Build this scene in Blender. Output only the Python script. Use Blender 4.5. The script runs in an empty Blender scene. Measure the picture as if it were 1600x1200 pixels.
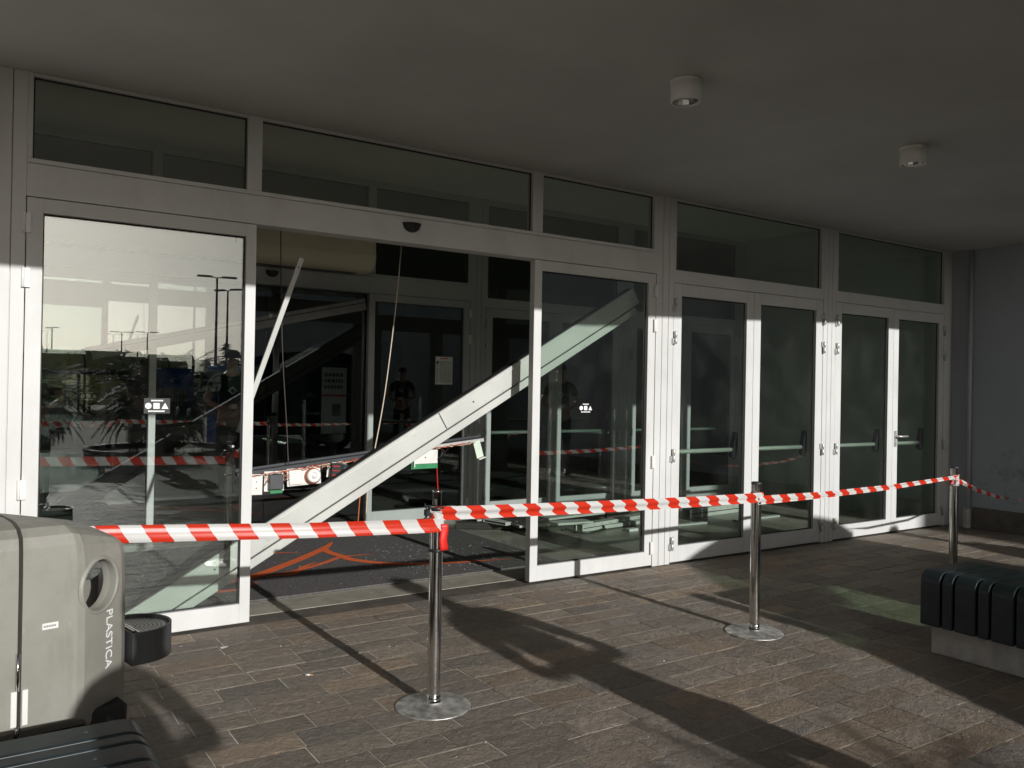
import bpy, bmesh, math, random
from mathutils import Vector, Matrix, Euler
PI = math.pi
S = bpy.context.scene
COL = S.collection
R = math.radians

# ------------------------------------------------------------------ camera
cam_d = bpy.data.cameras.new('camera')
cam = bpy.data.objects.new('camera', cam_d)
COL.objects.link(cam)
cam_d.sensor_width = 36.0
cam_d.lens = 36.0 * 1295 / 1600
cam_d.clip_start = 0.05
cam_d.clip_end = 2000
_r = Vector((0.83162939, -0.55503347, 0.01817708))
_u = Vector((-0.01740403, 0.00666666, 0.99982631))
_f = Vector((0.55505825, 0.8318013, 0.00411563))
m = Matrix((_r, _u, -_f)).transposed().to_4x4()
m.translation = Vector((0, -4.836, 1.4))
cam.matrix_world = m
S.camera = cam

# ------------------------------------------------------------------ sky, sun, exposure
SUN_ELEV = math.atan(0.302)
SUN_AZ = (0.022, -1.0)            # horizontal direction towards the sun
w = bpy.data.worlds.new('World')
S.world = w
w.use_nodes = True
nt = w.node_tree
bg = nt.nodes['Background']
sky = nt.nodes.new('ShaderNodeTexSky')
sky.sky_type = 'NISHITA'
sky.sun_disc = False
sky.sun_elevation = SUN_ELEV
sky.sun_rotation = math.atan2(SUN_AZ[0], SUN_AZ[1])
sky.air_density = 1.0
sky.dust_density = 2.0
sky.ozone_density = 1.0
hs = nt.nodes.new('ShaderNodeHueSaturation')
hs.inputs['Saturation'].default_value = 0.32
nt.links.new(sky.outputs[0], hs.inputs['Color'])
nt.links.new(hs.outputs[0], bg.inputs[0])
bg.inputs[1].default_value = 0.058
sd = bpy.data.lights.new('sun', 'SUN')
sun = bpy.data.objects.new('sun', sd)
COL.objects.link(sun)
sd.energy = 5.0
sd.angle = R(0.53)
sd.color = (1.0, 0.98, 0.95)
sdir = Vector((SUN_AZ[0], SUN_AZ[1], 0.302)).normalized()
sun.rotation_euler = sdir.to_track_quat('Z', 'Y').to_euler()
sun.location = (0, -30, 20)
S.view_settings.view_transform = 'Standard'
S.view_settings.look = 'None'
S.view_settings.exposure = -0.4
S.view_settings.gamma = 1.0
S.cycles.transparent_max_bounces = 48
S.cycles.max_bounces = 12
S.cycles.glossy_bounces = 6
S.cycles.use_denoising = True
S.cycles.sample_clamp_indirect = 8
S.cycles.caustics_reflective = False
S.cycles.caustics_refractive = False

# ------------------------------------------------------------------ materials
def mat(name):
    mt = bpy.data.materials.new(name)
    mt.use_nodes = True
    return mt, mt.node_tree, mt.node_tree.nodes['Principled BSDF']

def noise_mix(nt, c1, c2, scale, detail=5, rough=0.6, lo=0.35, hi=0.65, coords='Object', stretch=None):
    tc = nt.nodes.new('ShaderNodeTexCoord')
    src = tc.outputs[coords]
    if stretch:
        mp = nt.nodes.new('ShaderNodeMapping')
        mp.inputs['Scale'].default_value = stretch
        nt.links.new(src, mp.inputs[0]); src = mp.outputs[0]
    n = nt.nodes.new('ShaderNodeTexNoise')
    n.inputs['Scale'].default_value = scale
    n.inputs['Detail'].default_value = detail
    n.inputs['Roughness'].default_value = rough
    nt.links.new(src, n.inputs['Vector'])
    r = nt.nodes.new('ShaderNodeValToRGB')
    r.color_ramp.elements[0].position = lo
    r.color_ramp.elements[1].position = hi
    r.color_ramp.elements[0].color = (*c1, 1)
    r.color_ramp.elements[1].color = (*c2, 1)
    nt.links.new(n.outputs['Fac'], r.inputs[0])
    return r.outputs[0], n.outputs['Fac'], src

def bump(nt, bsdf, height, strength, dist=0.002, normal=None):
    b = nt.nodes.new('ShaderNodeBump')
    b.inputs['Strength'].default_value = strength
    b.inputs['Distance'].default_value = dist
    nt.links.new(height, b.inputs['Height'])
    if normal: nt.links.new(normal, b.inputs['Normal'])
    if bsdf: nt.links.new(b.outputs[0], bsdf.inputs['Normal'])
    return b.outputs[0]

def simple(name, c, rough=0.5, metal=0.0, var=0.12, scale=8, bumpk=0.0, spec=0.5, stretch=None, bscale=None):
    mt, nt, b = mat(name)
    c1 = tuple(x * (1 - var) for x in c); c2 = tuple(min(1, x * (1 + var)) for x in c)
    col, fac, src = noise_mix(nt, c1, c2, scale, stretch=stretch)
    nt.links.new(col, b.inputs['Base Color'])
    b.inputs['Roughness'].default_value = rough
    b.inputs['Metallic'].default_value = metal
    b.inputs['Specular IOR Level'].default_value = spec
    if bumpk:
        if bscale:
            n = nt.nodes.new('ShaderNodeTexNoise'); n.inputs['Scale'].default_value = bscale; n.inputs['Detail'].default_value = 4
            nt.links.new(src, n.inputs['Vector']); fac = n.outputs['Fac']
        bump(nt, b, fac, bumpk)
    return mt

def glass_mat(name, f0, tint, gloss=(1, 1, 1), dirt=0.0):
    mt = bpy.data.materials.new(name)
    mt.use_nodes = True
    nt = mt.node_tree
    nt.nodes.remove(nt.nodes['Principled BSDF'])
    out = nt.nodes['Material Output']
    tr = nt.nodes.new('ShaderNodeBsdfTransparent'); tr.inputs[0].default_value = (*tint, 1)
    gl = nt.nodes.new('ShaderNodeBsdfGlossy'); gl.inputs['Color'].default_value = (*gloss, 1); gl.inputs['Roughness'].default_value = 0.0
    geo = nt.nodes.new('ShaderNodeNewGeometry')
    dot = nt.nodes.new('ShaderNodeVectorMath'); dot.operation = 'DOT_PRODUCT'
    nt.links.new(geo.outputs['Normal'], dot.inputs[0]); nt.links.new(geo.outputs['Incoming'], dot.inputs[1])
    def M(op, a, b=None):
        n = nt.nodes.new('ShaderNodeMath'); n.operation = op
        for i, v in enumerate((a, b)):
            if v is None: continue
            if isinstance(v, (int, float)): n.inputs[i].default_value = v
            else: nt.links.new(v, n.inputs[i])
        return n.outputs[0]
    c = M('ABSOLUTE', dot.outputs['Value'])
    k = M('POWER', M('SUBTRACT', 1.0, c), 5.0)
    fac = M('ADD', f0, M('MULTIPLY', k, 1 - f0))
    mx = nt.nodes.new('ShaderNodeMixShader')
    nt.links.new(fac, mx.inputs[0]); nt.links.new(tr.outputs[0], mx.inputs[1]); nt.links.new(gl.outputs[0], mx.inputs[2])
    last = mx.outputs[0]
    if dirt:
        df = nt.nodes.new('ShaderNodeBsdfDiffuse'); df.inputs[0].default_value = (.6, .6, .58, 1)
        col, f, s = noise_mix(nt, (0, 0, 0), (dirt, dirt, dirt), 3.0, lo=.45, hi=.8)
        m2 = nt.nodes.new('ShaderNodeMixShader')
        nt.links.new(col, m2.inputs[0]); nt.links.new(last, m2.inputs[1]); nt.links.new(df.outputs[0], m2.inputs[2])
        last = m2.outputs[0]
    nt.links.new(last, out.inputs['Surface'])
    return mt

def tape_mat():
    mt, nt, b = mat('barrier_tape_plastic')
    uv = nt.nodes.new('ShaderNodeUVMap'); uv.uv_map = 'uv'
    sx = nt.nodes.new('ShaderNodeSeparateXYZ'); nt.links.new(uv.outputs[0], sx.inputs[0])
    def M(op, a, b_=None):
        n = nt.nodes.new('ShaderNodeMath'); n.operation = op
        for i, v in enumerate((a, b_)):
            if v is None: continue
            if isinstance(v, (int, float)): n.inputs[i].default_value = v
            else: nt.links.new(v, n.inputs[i])
        return n.outputs[0]
    u = M('SUBTRACT', sx.outputs[0], M('MULTIPLY', sx.outputs[1], 0.62))
    fr = M('FRACT', M('DIVIDE', u, 0.154))
    st = M('GREATER_THAN', fr, 0.5)
    mx = nt.nodes.new('ShaderNodeMix'); mx.data_type = 'RGBA'
    nt.links.new(st, mx.inputs[0])
    mx.inputs[6].default_value = (.82, .82, .80, 1)
    mx.inputs[7].default_value = (.80, .045, .018, 1)
    nt.links.new(mx.outputs[2], b.inputs['Base Color'])
    b.inputs['Roughness'].default_value = .33
    tl = nt.nodes.new('ShaderNodeBsdfTranslucent'); nt.links.new(mx.outputs[2], tl.inputs[0])
    ms = nt.nodes.new('ShaderNodeMixShader'); ms.inputs[0].default_value = .3
    nt.links.new(b.outputs[0], ms.inputs[1]); nt.links.new(tl.outputs[0], ms.inputs[2])
    nt.links.new(ms.outputs[0], nt.nodes['Material Output'].inputs['Surface'])
    return mt

def frame_mat():
    mt, nt, b = mat('painted_aluminium')
    col, fac, src = noise_mix(nt, (.64, .645, .635), (.71, .715, .705), 1.4, detail=6)
    c2, f2, s2 = noise_mix(nt, (.80, .79, .76), (1, 1, 1), 5, detail=8, lo=.25, hi=.5, stretch=(1, 1, .35))
    mul = nt.nodes.new('ShaderNodeMix'); mul.data_type = 'RGBA'; mul.blend_type = 'MULTIPLY'; mul.inputs[0].default_value = .55
    nt.links.new(col, mul.inputs[6]); nt.links.new(c2, mul.inputs[7])
    nt.links.new(mul.outputs[2], b.inputs['Base Color'])
    b.inputs['Roughness'].default_value = .5
    b.inputs['Specular IOR Level'].default_value = .25
    bump(nt, b, f2, .03)
    return mt

def slate_mat():
    mt, nt, b = mat('slate_paving')
    at = nt.nodes.new('ShaderNodeAttribute'); at.attribute_name = 'tone'
    at2 = nt.nodes.new('ShaderNodeAttribute'); at2.attribute_name = 'shift'
    tc = nt.nodes.new('ShaderNodeTexCoord')
    ad = nt.nodes.new('ShaderNodeVectorMath'); ad.operation = 'ADD'
    nt.links.new(tc.outputs['Object'], ad.inputs[0]); nt.links.new(at2.outputs['Color'], ad.inputs[1])
    # cleft surface: warped ridges
    n1 = nt.nodes.new('ShaderNodeTexNoise'); n1.inputs['Scale'].default_value = 7; n1.inputs['Detail'].default_value = 3
    nt.links.new(ad.outputs[0], n1.inputs['Vector'])
    w1 = nt.nodes.new('ShaderNodeVectorMath'); w1.operation = 'SCALE'; w1.inputs['Scale'].default_value = .09
    nt.links.new(n1.outputs['Color'], w1.inputs[0])
    a2 = nt.nodes.new('ShaderNodeVectorMath'); a2.operation = 'ADD'
    nt.links.new(ad.outputs[0], a2.inputs[0]); nt.links.new(w1.outputs[0], a2.inputs[1])
    n2 = nt.nodes.new('ShaderNodeTexNoise'); n2.inputs['Scale'].default_value = 30; n2.inputs['Detail'].default_value = 10; n2.inputs['Roughness'].default_value = .72
    mp = nt.nodes.new('ShaderNodeMapping'); mp.inputs['Scale'].default_value = (1, 1.15, 1); mp.inputs['Rotation'].default_value = (0, 0, .6)
    nt.links.new(a2.outputs[0], mp.inputs[0]); nt.links.new(mp.outputs[0], n2.inputs['Vector'])
    n3 = nt.nodes.new('ShaderNodeTexVoronoi'); n3.inputs['Scale'].default_value = 16; n3.feature = 'F1'; n3.distance = 'MANHATTAN'
    nt.links.new(mp.outputs[0], n3.inputs['Vector'])
    mh = nt.nodes.new('ShaderNodeMath'); mh.operation = 'MULTIPLY_ADD'; mh.inputs[1].default_value = .12
    nt.links.new(n3.outputs['Distance'], mh.inputs[0]); nt.links.new(n2.outputs['Fac'], mh.inputs[2])
    n4 = nt.nodes.new('ShaderNodeTexNoise'); n4.inputs['Scale'].default_value = 85; n4.inputs['Detail'].default_value = 5; n4.inputs['Roughness'].default_value = .65; n4.inputs['Distortion'].default_value = .6
    mp4 = nt.nodes.new('ShaderNodeMapping'); mp4.inputs['Scale'].default_value = (.85, 1.0, 1); mp4.inputs['Rotation'].default_value = (0, 0, .7)
    nt.links.new(ad.outputs[0], mp4.inputs[0]); nt.links.new(mp4.outputs[0], n4.inputs['Vector'])
    mh4 = nt.nodes.new('ShaderNodeMath'); mh4.operation = 'MULTIPLY_ADD'; mh4.inputs[1].default_value = .45
    nt.links.new(n4.outputs['Fac'], mh4.inputs[0]); nt.links.new(mh.outputs[0], mh4.inputs[2])
    mh = mh4
    rp = nt.nodes.new('ShaderNodeValToRGB')
    rp.color_ramp.elements[0].position = .35; rp.color_ramp.elements[0].color = (.74, .74, .75, 1)
    rp.color_ramp.elements[1].position = .75; rp.color_ramp.elements[1].color = (1.22, 1.20, 1.15, 1)
    nt.links.new(n2.outputs['Fac'], rp.inputs[0])
    mul = nt.nodes.new('ShaderNodeMix'); mul.data_type = 'RGBA'; mul.blend_type = 'MULTIPLY'; mul.inputs[0].default_value = 1
    nt.links.new(at.outputs['Color'], mul.inputs[6]); nt.links.new(rp.outputs[0], mul.inputs[7])
    nt.links.new(mul.outputs[2], b.inputs['Base Color'])
    b.inputs['Roughness'].default_value = .6
    b.inputs['Specular IOR Level'].default_value = .18
    bump(nt, b, mh.outputs[0], 1.0, .028)
    return mt

def plaza_mat():
    mt, nt, b = mat('plaza_stone')
    tc = nt.nodes.new('ShaderNodeTexCoord')
    br = nt.nodes.new('ShaderNodeTexBrick')
    br.inputs['Scale'].default_value = 1.0
    br.inputs['Brick Width'].default_value = .32; br.inputs['Row Height'].default_value = .157
    br.inputs['Mortar Size'].default_value = .004
    br.inputs['Color1'].default_value = (.31, .29, .25, 1); br.inputs['Color2'].default_value = (.38, .35, .30, 1)
    br.inputs['Mortar'].default_value = (.36, .34, .30, 1)
    nt.links.new(tc.outputs['Object'], br.inputs['Vector'])
    nt.links.new(br.outputs['Color'], b.inputs['Base Color'])
    b.inputs['Roughness'].default_value = .85
    b.inputs['Specular IOR Level'].default_value = .05
    n = nt.nodes.new('ShaderNodeTexNoise'); n.inputs['Scale'].default_value = 18; n.inputs['Detail'].default_value = 6
    nt.links.new(tc.outputs['Object'], n.inputs['Vector'])
    bump(nt, b, n.outputs['Fac'], .6, .01)
    return mt

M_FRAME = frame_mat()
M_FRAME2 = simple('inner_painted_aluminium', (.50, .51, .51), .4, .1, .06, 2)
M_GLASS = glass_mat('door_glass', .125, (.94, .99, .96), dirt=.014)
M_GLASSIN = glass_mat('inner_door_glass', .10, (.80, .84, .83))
M_CARGLASS = glass_mat('car_glass', .02, (.80, .90, .80), gloss=(.12, .12, .12))
M_TAPE = tape_mat()
M_SLATE = slate_mat()
M_PLAZA = plaza_mat()
M_GROUT = simple('joint_sand', (.58, .54, .46), .9, 0, .25, 30)
M_CEIL = simple('ceiling_plaster', (.515, .52, .505), .9, 0, .09, .8, .25, .2, bscale=160)
M_CEILIN = simple('inner_ceiling_plaster', (.74, .76, .68), .9, 0, .05, 1.0)
M_WALL = simple('grey_plaster', (.44, .45, .48), .9, 0, .07, 1.4, .3, .2, bscale=120)
M_WALLIN = simple('inner_wall_plaster', (.52, .58, .52), .9, 0, .06, 1.0)
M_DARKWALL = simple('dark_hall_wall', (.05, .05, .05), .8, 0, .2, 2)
M_STONE = simple('brown_stone', (.11, .095, .08), .7, 0, .3, 6, .3)
M_FLOOR = simple('vestibule_tile', (.31, .295, .25), .33, 0, .22, 4, .06, .5)
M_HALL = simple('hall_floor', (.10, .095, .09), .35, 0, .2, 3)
M_THRESH = simple('beige_threshold_stone', (.34, .315, .26), .55, 0, .18, 9, .15)
M_MAT = simple('charcoal_carpet', (.145, .138, .136), .95, 0, .25, 60, .6, .1, bscale=500)
M_ORANGE = simple('orange_carpet', (.88, .18, .065), .95, 0, .15, 60, .5, .1, bscale=500)
def alu_mat():
    mt, nt, b = mat('scuffed_aluminium')
    col, fac, src = noise_mix(nt, (.51, .52, .49), (.60, .61, .575), 2.5, detail=8)
    c2, f2, s2 = noise_mix(nt, (.60, .58, .54), (1, 1, 1), 14, detail=9, rough=.75, lo=.24, hi=.42)
    m1 = nt.nodes.new('ShaderNodeMix'); m1.data_type = 'RGBA'; m1.blend_type = 'MULTIPLY'; m1.inputs[0].default_value = .85
    nt.links.new(col, m1.inputs[6]); nt.links.new(c2, m1.inputs[7]); nt.links.new(m1.outputs[2], b.inputs['Base Color'])
    b.inputs['Roughness'].default_value = .45
    b.inputs['Specular IOR Level'].default_value = .08
    n = nt.nodes.new('ShaderNodeTexNoise'); n.inputs['Scale'].default_value = 6; n.inputs['Detail'].default_value = 3; nt.links.new(src, n.inputs['Vector'])
    bump(nt, b, n.outputs['Fac'], .25, .01)
    return mt
M_ALU = alu_mat()
M_ALUPLAIN = simple('mill_aluminium', (.62, .62, .60), .4, .6, .1, 12)
M_CHROME = simple('polished_steel', (.70, .69, .67), .11, 1.0, .14, 22, .03)
M_STEELW = simple('worn_steel', (.62, .61, .58), .5, .85, .4, 18, .12)
M_BLACK = simple('black_plastic', (.018, .018, .019), .4)
M_RUBBER = simple('black_rubber', (.02, .02, .022), .7)
M_BAR = simple('grey_green_bar_paint', (.36, .40, .35), .45, 0, .06)
M_WHITE = simple('white_paint', (.78, .77, .74), .45, 0, .04)
M_WHITEPL = simple('white_plate', (.80, .78, .74), .4, .1, .08, 20)
M_BEIGE = simple('beige_enamel', (.84, .76, .58), .45, 0, .05, 2)
def bin_mat():
    mt, nt, b = mat('weathered_olive_plastic')
    col, fac, src = noise_mix(nt, (.235, .228, .195), (.32, .315, .28), 3.2, detail=9, rough=.65, lo=.3, hi=.7)
    c2, f2, s2 = noise_mix(nt, (.70, .69, .66), (1, 1, 1), 9, detail=8, rough=.7, lo=.28, hi=.48, stretch=(1, 1, .16))
    c3, f3, s3 = noise_mix(nt, (1, 1, 1), (1.35, 1.33, 1.28), 40, detail=4, lo=.66, hi=.74, stretch=(1, 1, .35))
    m1 = nt.nodes.new('ShaderNodeMix'); m1.data_type = 'RGBA'; m1.blend_type = 'MULTIPLY'; m1.inputs[0].default_value = .8
    nt.links.new(col, m1.inputs[6]); nt.links.new(c2, m1.inputs[7])
    m2 = nt.nodes.new('ShaderNodeMix'); m2.data_type = 'RGBA'; m2.blend_type = 'MULTIPLY'; m2.inputs[0].default_value = 1
    nt.links.new(m1.outputs[2], m2.inputs[6]); nt.links.new(c3, m2.inputs[7])
    nt.links.new(m2.outputs[2], b.inputs['Base Color'])
    b.inputs['Roughness'].default_value = .5
    n = nt.nodes.new('ShaderNodeTexNoise'); n.inputs['Scale'].default_value = 130; nt.links.new(src, n.inputs['Vector'])
    bump(nt, b, n.outputs['Fac'], .12)
    return mt
M_BIN = bin_mat()
M_BINDK = simple('dark_bin_base', (.02, .02, .022), .6)
M_ASH = simple('charcoal_metal', (.085, .09, .095), .42, .2)
M_BENCH = simple('dark_green_plastic', (.017, .028, .033), .42, 0, .35, 9, .05)
M_CONC = simple('pale_concrete', (.56, .545, .505), .85, 0, .18, 12, .35, .3, bscale=70)
M_RED = simple('red_plastic', (.72, .025, .018), .4, 0, .06)
M_GREEN = simple('circuit_green', (.04, .25, .10), .4)
M_COPPER = simple('copper_winding', (.55, .16, .07), .4, .3)
M_WIREW = simple('cream_wire', (.62, .52, .40), .5)
M_WIREB = simple('dark_wire', (.05, .035, .03), .5)
M_PAPER = simple('white_paper', (.78, .78, .76), .8, 0, .03)
M_INK = simple('grey_ink', (.22, .22, .22), .8)
M_STICK = simple('white_sticker', (.88, .88, .88), .5, 0, .01)
M_CRYSTAL = simple('glass_crumb', (.75, .85, .80), .05, 0, .1, 40, 0, 1.0)
M_CARPAINT = simple('dark_blue_car_paint', (.012, .018, .035), .95, 0, .1, spec=0.0)
M_SKIN = simple('skin', (.45, .25, .17), .5, 0, .05)
M_CLOTH = simple('black_cotton', (.014, .014, .016), .9, 0, .1)
M_TRUNK = simple('palm_bark', (.10, .075, .05), .9, 0, .4, 20, .8)
M_FROND = simple('palm_green', (.045, .075, .028), .6, 0, .35, 4)
M_DRYFROND = simple('dry_frond', (.12, .09, .05), .8, 0, .3, 4)
M_CONIF = simple('conifer_green', (.03, .05, .025), .8, 0, .4, 3)
M_LEAF = simple('broadleaf_green', (.05, .07, .03), .8, 0, .4, 1)
M_SOIL = simple('soil', (.06, .045, .03), .95)
M_CORTEN = simple('dark_planter_metal', (.05, .05, .052), .5, .2)
M_BLUE = simple('blue_machine_paint', (.03, .12, .40), .9, 0, .1, spec=.05)
def poly_mat():
    mt, nt, b = mat('milky_polycarbonate')
    b.inputs['Base Color'].default_value = (.55, .56, .44, 1); b.inputs['Roughness'].default_value = .5
    tl = nt.nodes.new('ShaderNodeBsdfTranslucent'); tl.inputs[0].default_value = (.75, .76, .58, 1)
    ms = nt.nodes.new('ShaderNodeMixShader'); ms.inputs[0].default_value = .65
    nt.links.new(b.outputs[0], ms.inputs[1]); nt.links.new(tl.outputs[0], ms.inputs[2])
    nt.links.new(ms.outputs[0], nt.nodes['Material Output'].inputs['Surface'])
    return mt
M_POLY = poly_mat()
M_DKSTEEL = simple('dark_steel', (.05, .055, .06), .5, .3)

# ------------------------------------------------------------------ mesh helpers
class MB:
    def __init__(s):
        s.v = []; s.f = []; s.mi = []; s.smooth = []
    def add(s, vs, fs, mi=0, sm=False, T=None):
        o = len(s.v)
        for p in vs:
            p = Vector(p)
            s.v.append(tuple(T @ p) if T else tuple(p))
        for f in fs:
            s.f.append(tuple(i + o for i in f)); s.mi.append(mi); s.smooth.append(sm)
        return s
    def box(s, x0, x1, y0, y1, z0, z1, mi=0, T=None):
        vs = [(x, y, z) for z in (z0, z1) for y in (y0, y1) for x in (x0, x1)]
        fs = [(0, 2, 3, 1), (4, 5, 7, 6), (0, 1, 5, 4), (2, 6, 7, 3), (0, 4, 6, 2), (1, 3, 7, 5)]
        return s.add(vs, fs, mi, False, T)
    def tube(s, pts, r, n=10, mi=0, cap=True, T=None):
        pts = [Vector(p) for p in pts]
        rr = r if isinstance(r, (list, tuple)) else [r] * len(pts)
        vs = []; fs = []
        up = Vector((0, 0, 1))
        prev = None
        for i, p in enumerate(pts):
            d = (pts[min(i + 1, len(pts) - 1)] - pts[max(i - 1, 0)])
            d = d.normalized() if d.length > 1e-9 else Vector((0, 0, 1))
            if prev is None:
                a = d.cross(up)
                if a.length < 1e-3: a = d.cross(Vector((1, 0, 0)))
                a.normalize()
            else:
                a = prev - d * prev.dot(d); a.normalize()
            prev = a
            b = d.cross(a)
            for k in range(n):
                t = 2 * PI * k / n
                vs.append(p + (a * math.cos(t) + b * math.sin(t)) * rr[i])
        for i in range(len(pts) - 1):
            for k in range(n):
                fs.append((i * n + k, i * n + (k + 1) % n, (i + 1) * n + (k + 1) % n, (i + 1) * n + k))
        s.add(vs, fs, mi, True, T)
        if cap:
            o = len(s.v) - len(vs)
            s.f.append(tuple(o + k for k in range(n))[::-1]); s.mi.append(mi); s.smooth.append(False)
            s.f.append(tuple(o + (len(pts) - 1) * n + k for k in range(n))); s.mi.append(mi); s.smooth.append(False)
        return s
    def lathe(s, prof, c=(0, 0), n=32, mi=0, T=None, sm=True):
        vs = []; fs = []
        for r, z in prof:
            for k in range(n):
                t = 2 * PI * k / n
                vs.append((c[0] + r * math.cos(t), c[1] + r * math.sin(t), z))
        for i in range(len(prof) - 1):
            for k in range(n):
                fs.append((i * n + k, i * n + (k + 1) % n, (i + 1) * n + (k + 1) % n, (i + 1) * n + k))
        return s.add(vs, fs, mi, sm, T)
    def prism(s, poly, y0, y1, mi=0, T=None):
        """poly in x,z extruded along y"""
        n = len(poly)
        vs = [(x, y0, z) for x, z in poly] + [(x, y1, z) for x, z in poly]
        fs = [tuple(range(n)), tuple(range(2 * n - 1, n - 1, -1))]
        for k in range(n):
            fs.append((k, k + n, (k + 1) % n + n, (k + 1) % n))
        return s.add(vs, fs, mi, False, T)
    def build(s, name, mats, parent=None, bevel=0.0, recalc=True, inv=None, seg=1, auto=False):
        me = bpy.data.meshes.new(name)
        me.from_pydata([tuple(p) for p in s.v], [], s.f)
        for i, p in enumerate(me.polygons):
            p.material_index = s.mi[i]; p.use_smooth = s.smooth[i]
        for mt in (mats if isinstance(mats, (list, tuple)) else [mats]): me.materials.append(mt)
        if recalc:
            bm = bmesh.new(); bm.from_mesh(me)
            bmesh.ops.recalc_face_normals(bm, faces=bm.faces)
            bm.to_mesh(me); bm.free()
        me.update()
        o = bpy.data.objects.new(name, me)
        COL.objects.link(o)
        if parent: put(o, parent)
        if bevel:
            md = o.modifiers.new('edge', 'BEVEL'); md.width = bevel; md.segments = seg; md.limit_method = 'ANGLE'; md.angle_limit = R(40)
            md.harden_normals = False
        return o

WORLD_BUILT = set()
def put(o, parent):
    o.parent = parent
    if parent.name in WORLD_BUILT:
        o.matrix_parent_inverse = Matrix.Translation(parent.location).inverted()

def tag(o, label=None, cat=None, group=None, kind=None):
    if label: o['label'] = label
    if cat: o['category'] = cat
    if group: o['group'] = group
    if kind: o['kind'] = kind
    return o

def thing(name, label, cat, loc=(0, 0, 0), rz=0.0, group=None, world=True):
    o = bpy.data.objects.new(name, None)
    COL.objects.link(o)
    o.location = loc; o.rotation_euler = (0, 0, rz)
    o.empty_display_size = .1
    if world: WORLD_BUILT.add(o.name)
    return tag(o, label, cat, group)

def copy_tree(o, parent=None):
    c = o.copy(); COL.objects.link(c)
    if parent:
        mi = o.matrix_parent_inverse.copy(); c.parent = parent; c.matrix_parent_inverse = mi
    for ch in list(o.children): copy_tree(ch, c)
    return c

def structure(mb, name, mats, **k):
    o = mb.build(name, mats, **k)
    o['kind'] = 'structure'
    return o

def text_mesh(txt, size, depth=.0006, align='CENTER'):
    cu = bpy.data.curves.new('lettering', 'FONT')
    cu.body = txt; cu.size = size; cu.extrude = depth; cu.align_x = align; cu.align_y = 'CENTER'
    o = bpy.data.objects.new('lettering', cu); COL.objects.link(o)
    me = bpy.data.meshes.new_from_object(o)
    bpy.data.objects.remove(o); bpy.data.curves.remove(cu)
    return me

def mesh_obj(me, name, mt, parent=None, M=None):
    me.materials.clear(); me.materials.append(mt)
    if M: me.transform(M)
    o = bpy.data.objects.new(name, me); COL.objects.link(o)
    if parent: put(o, parent)
    return o

rnd = random.Random(7)

# ------------------------------------------------------------------ ground
g = MB(); g.add([(-400, -400, -.012), (400, -400, -.012), (400, 20, -.012), (-400, 20, -.012)], [(0, 1, 2, 3)])
structure(g, 'ground', M_PLAZA, recalc=False)

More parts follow.
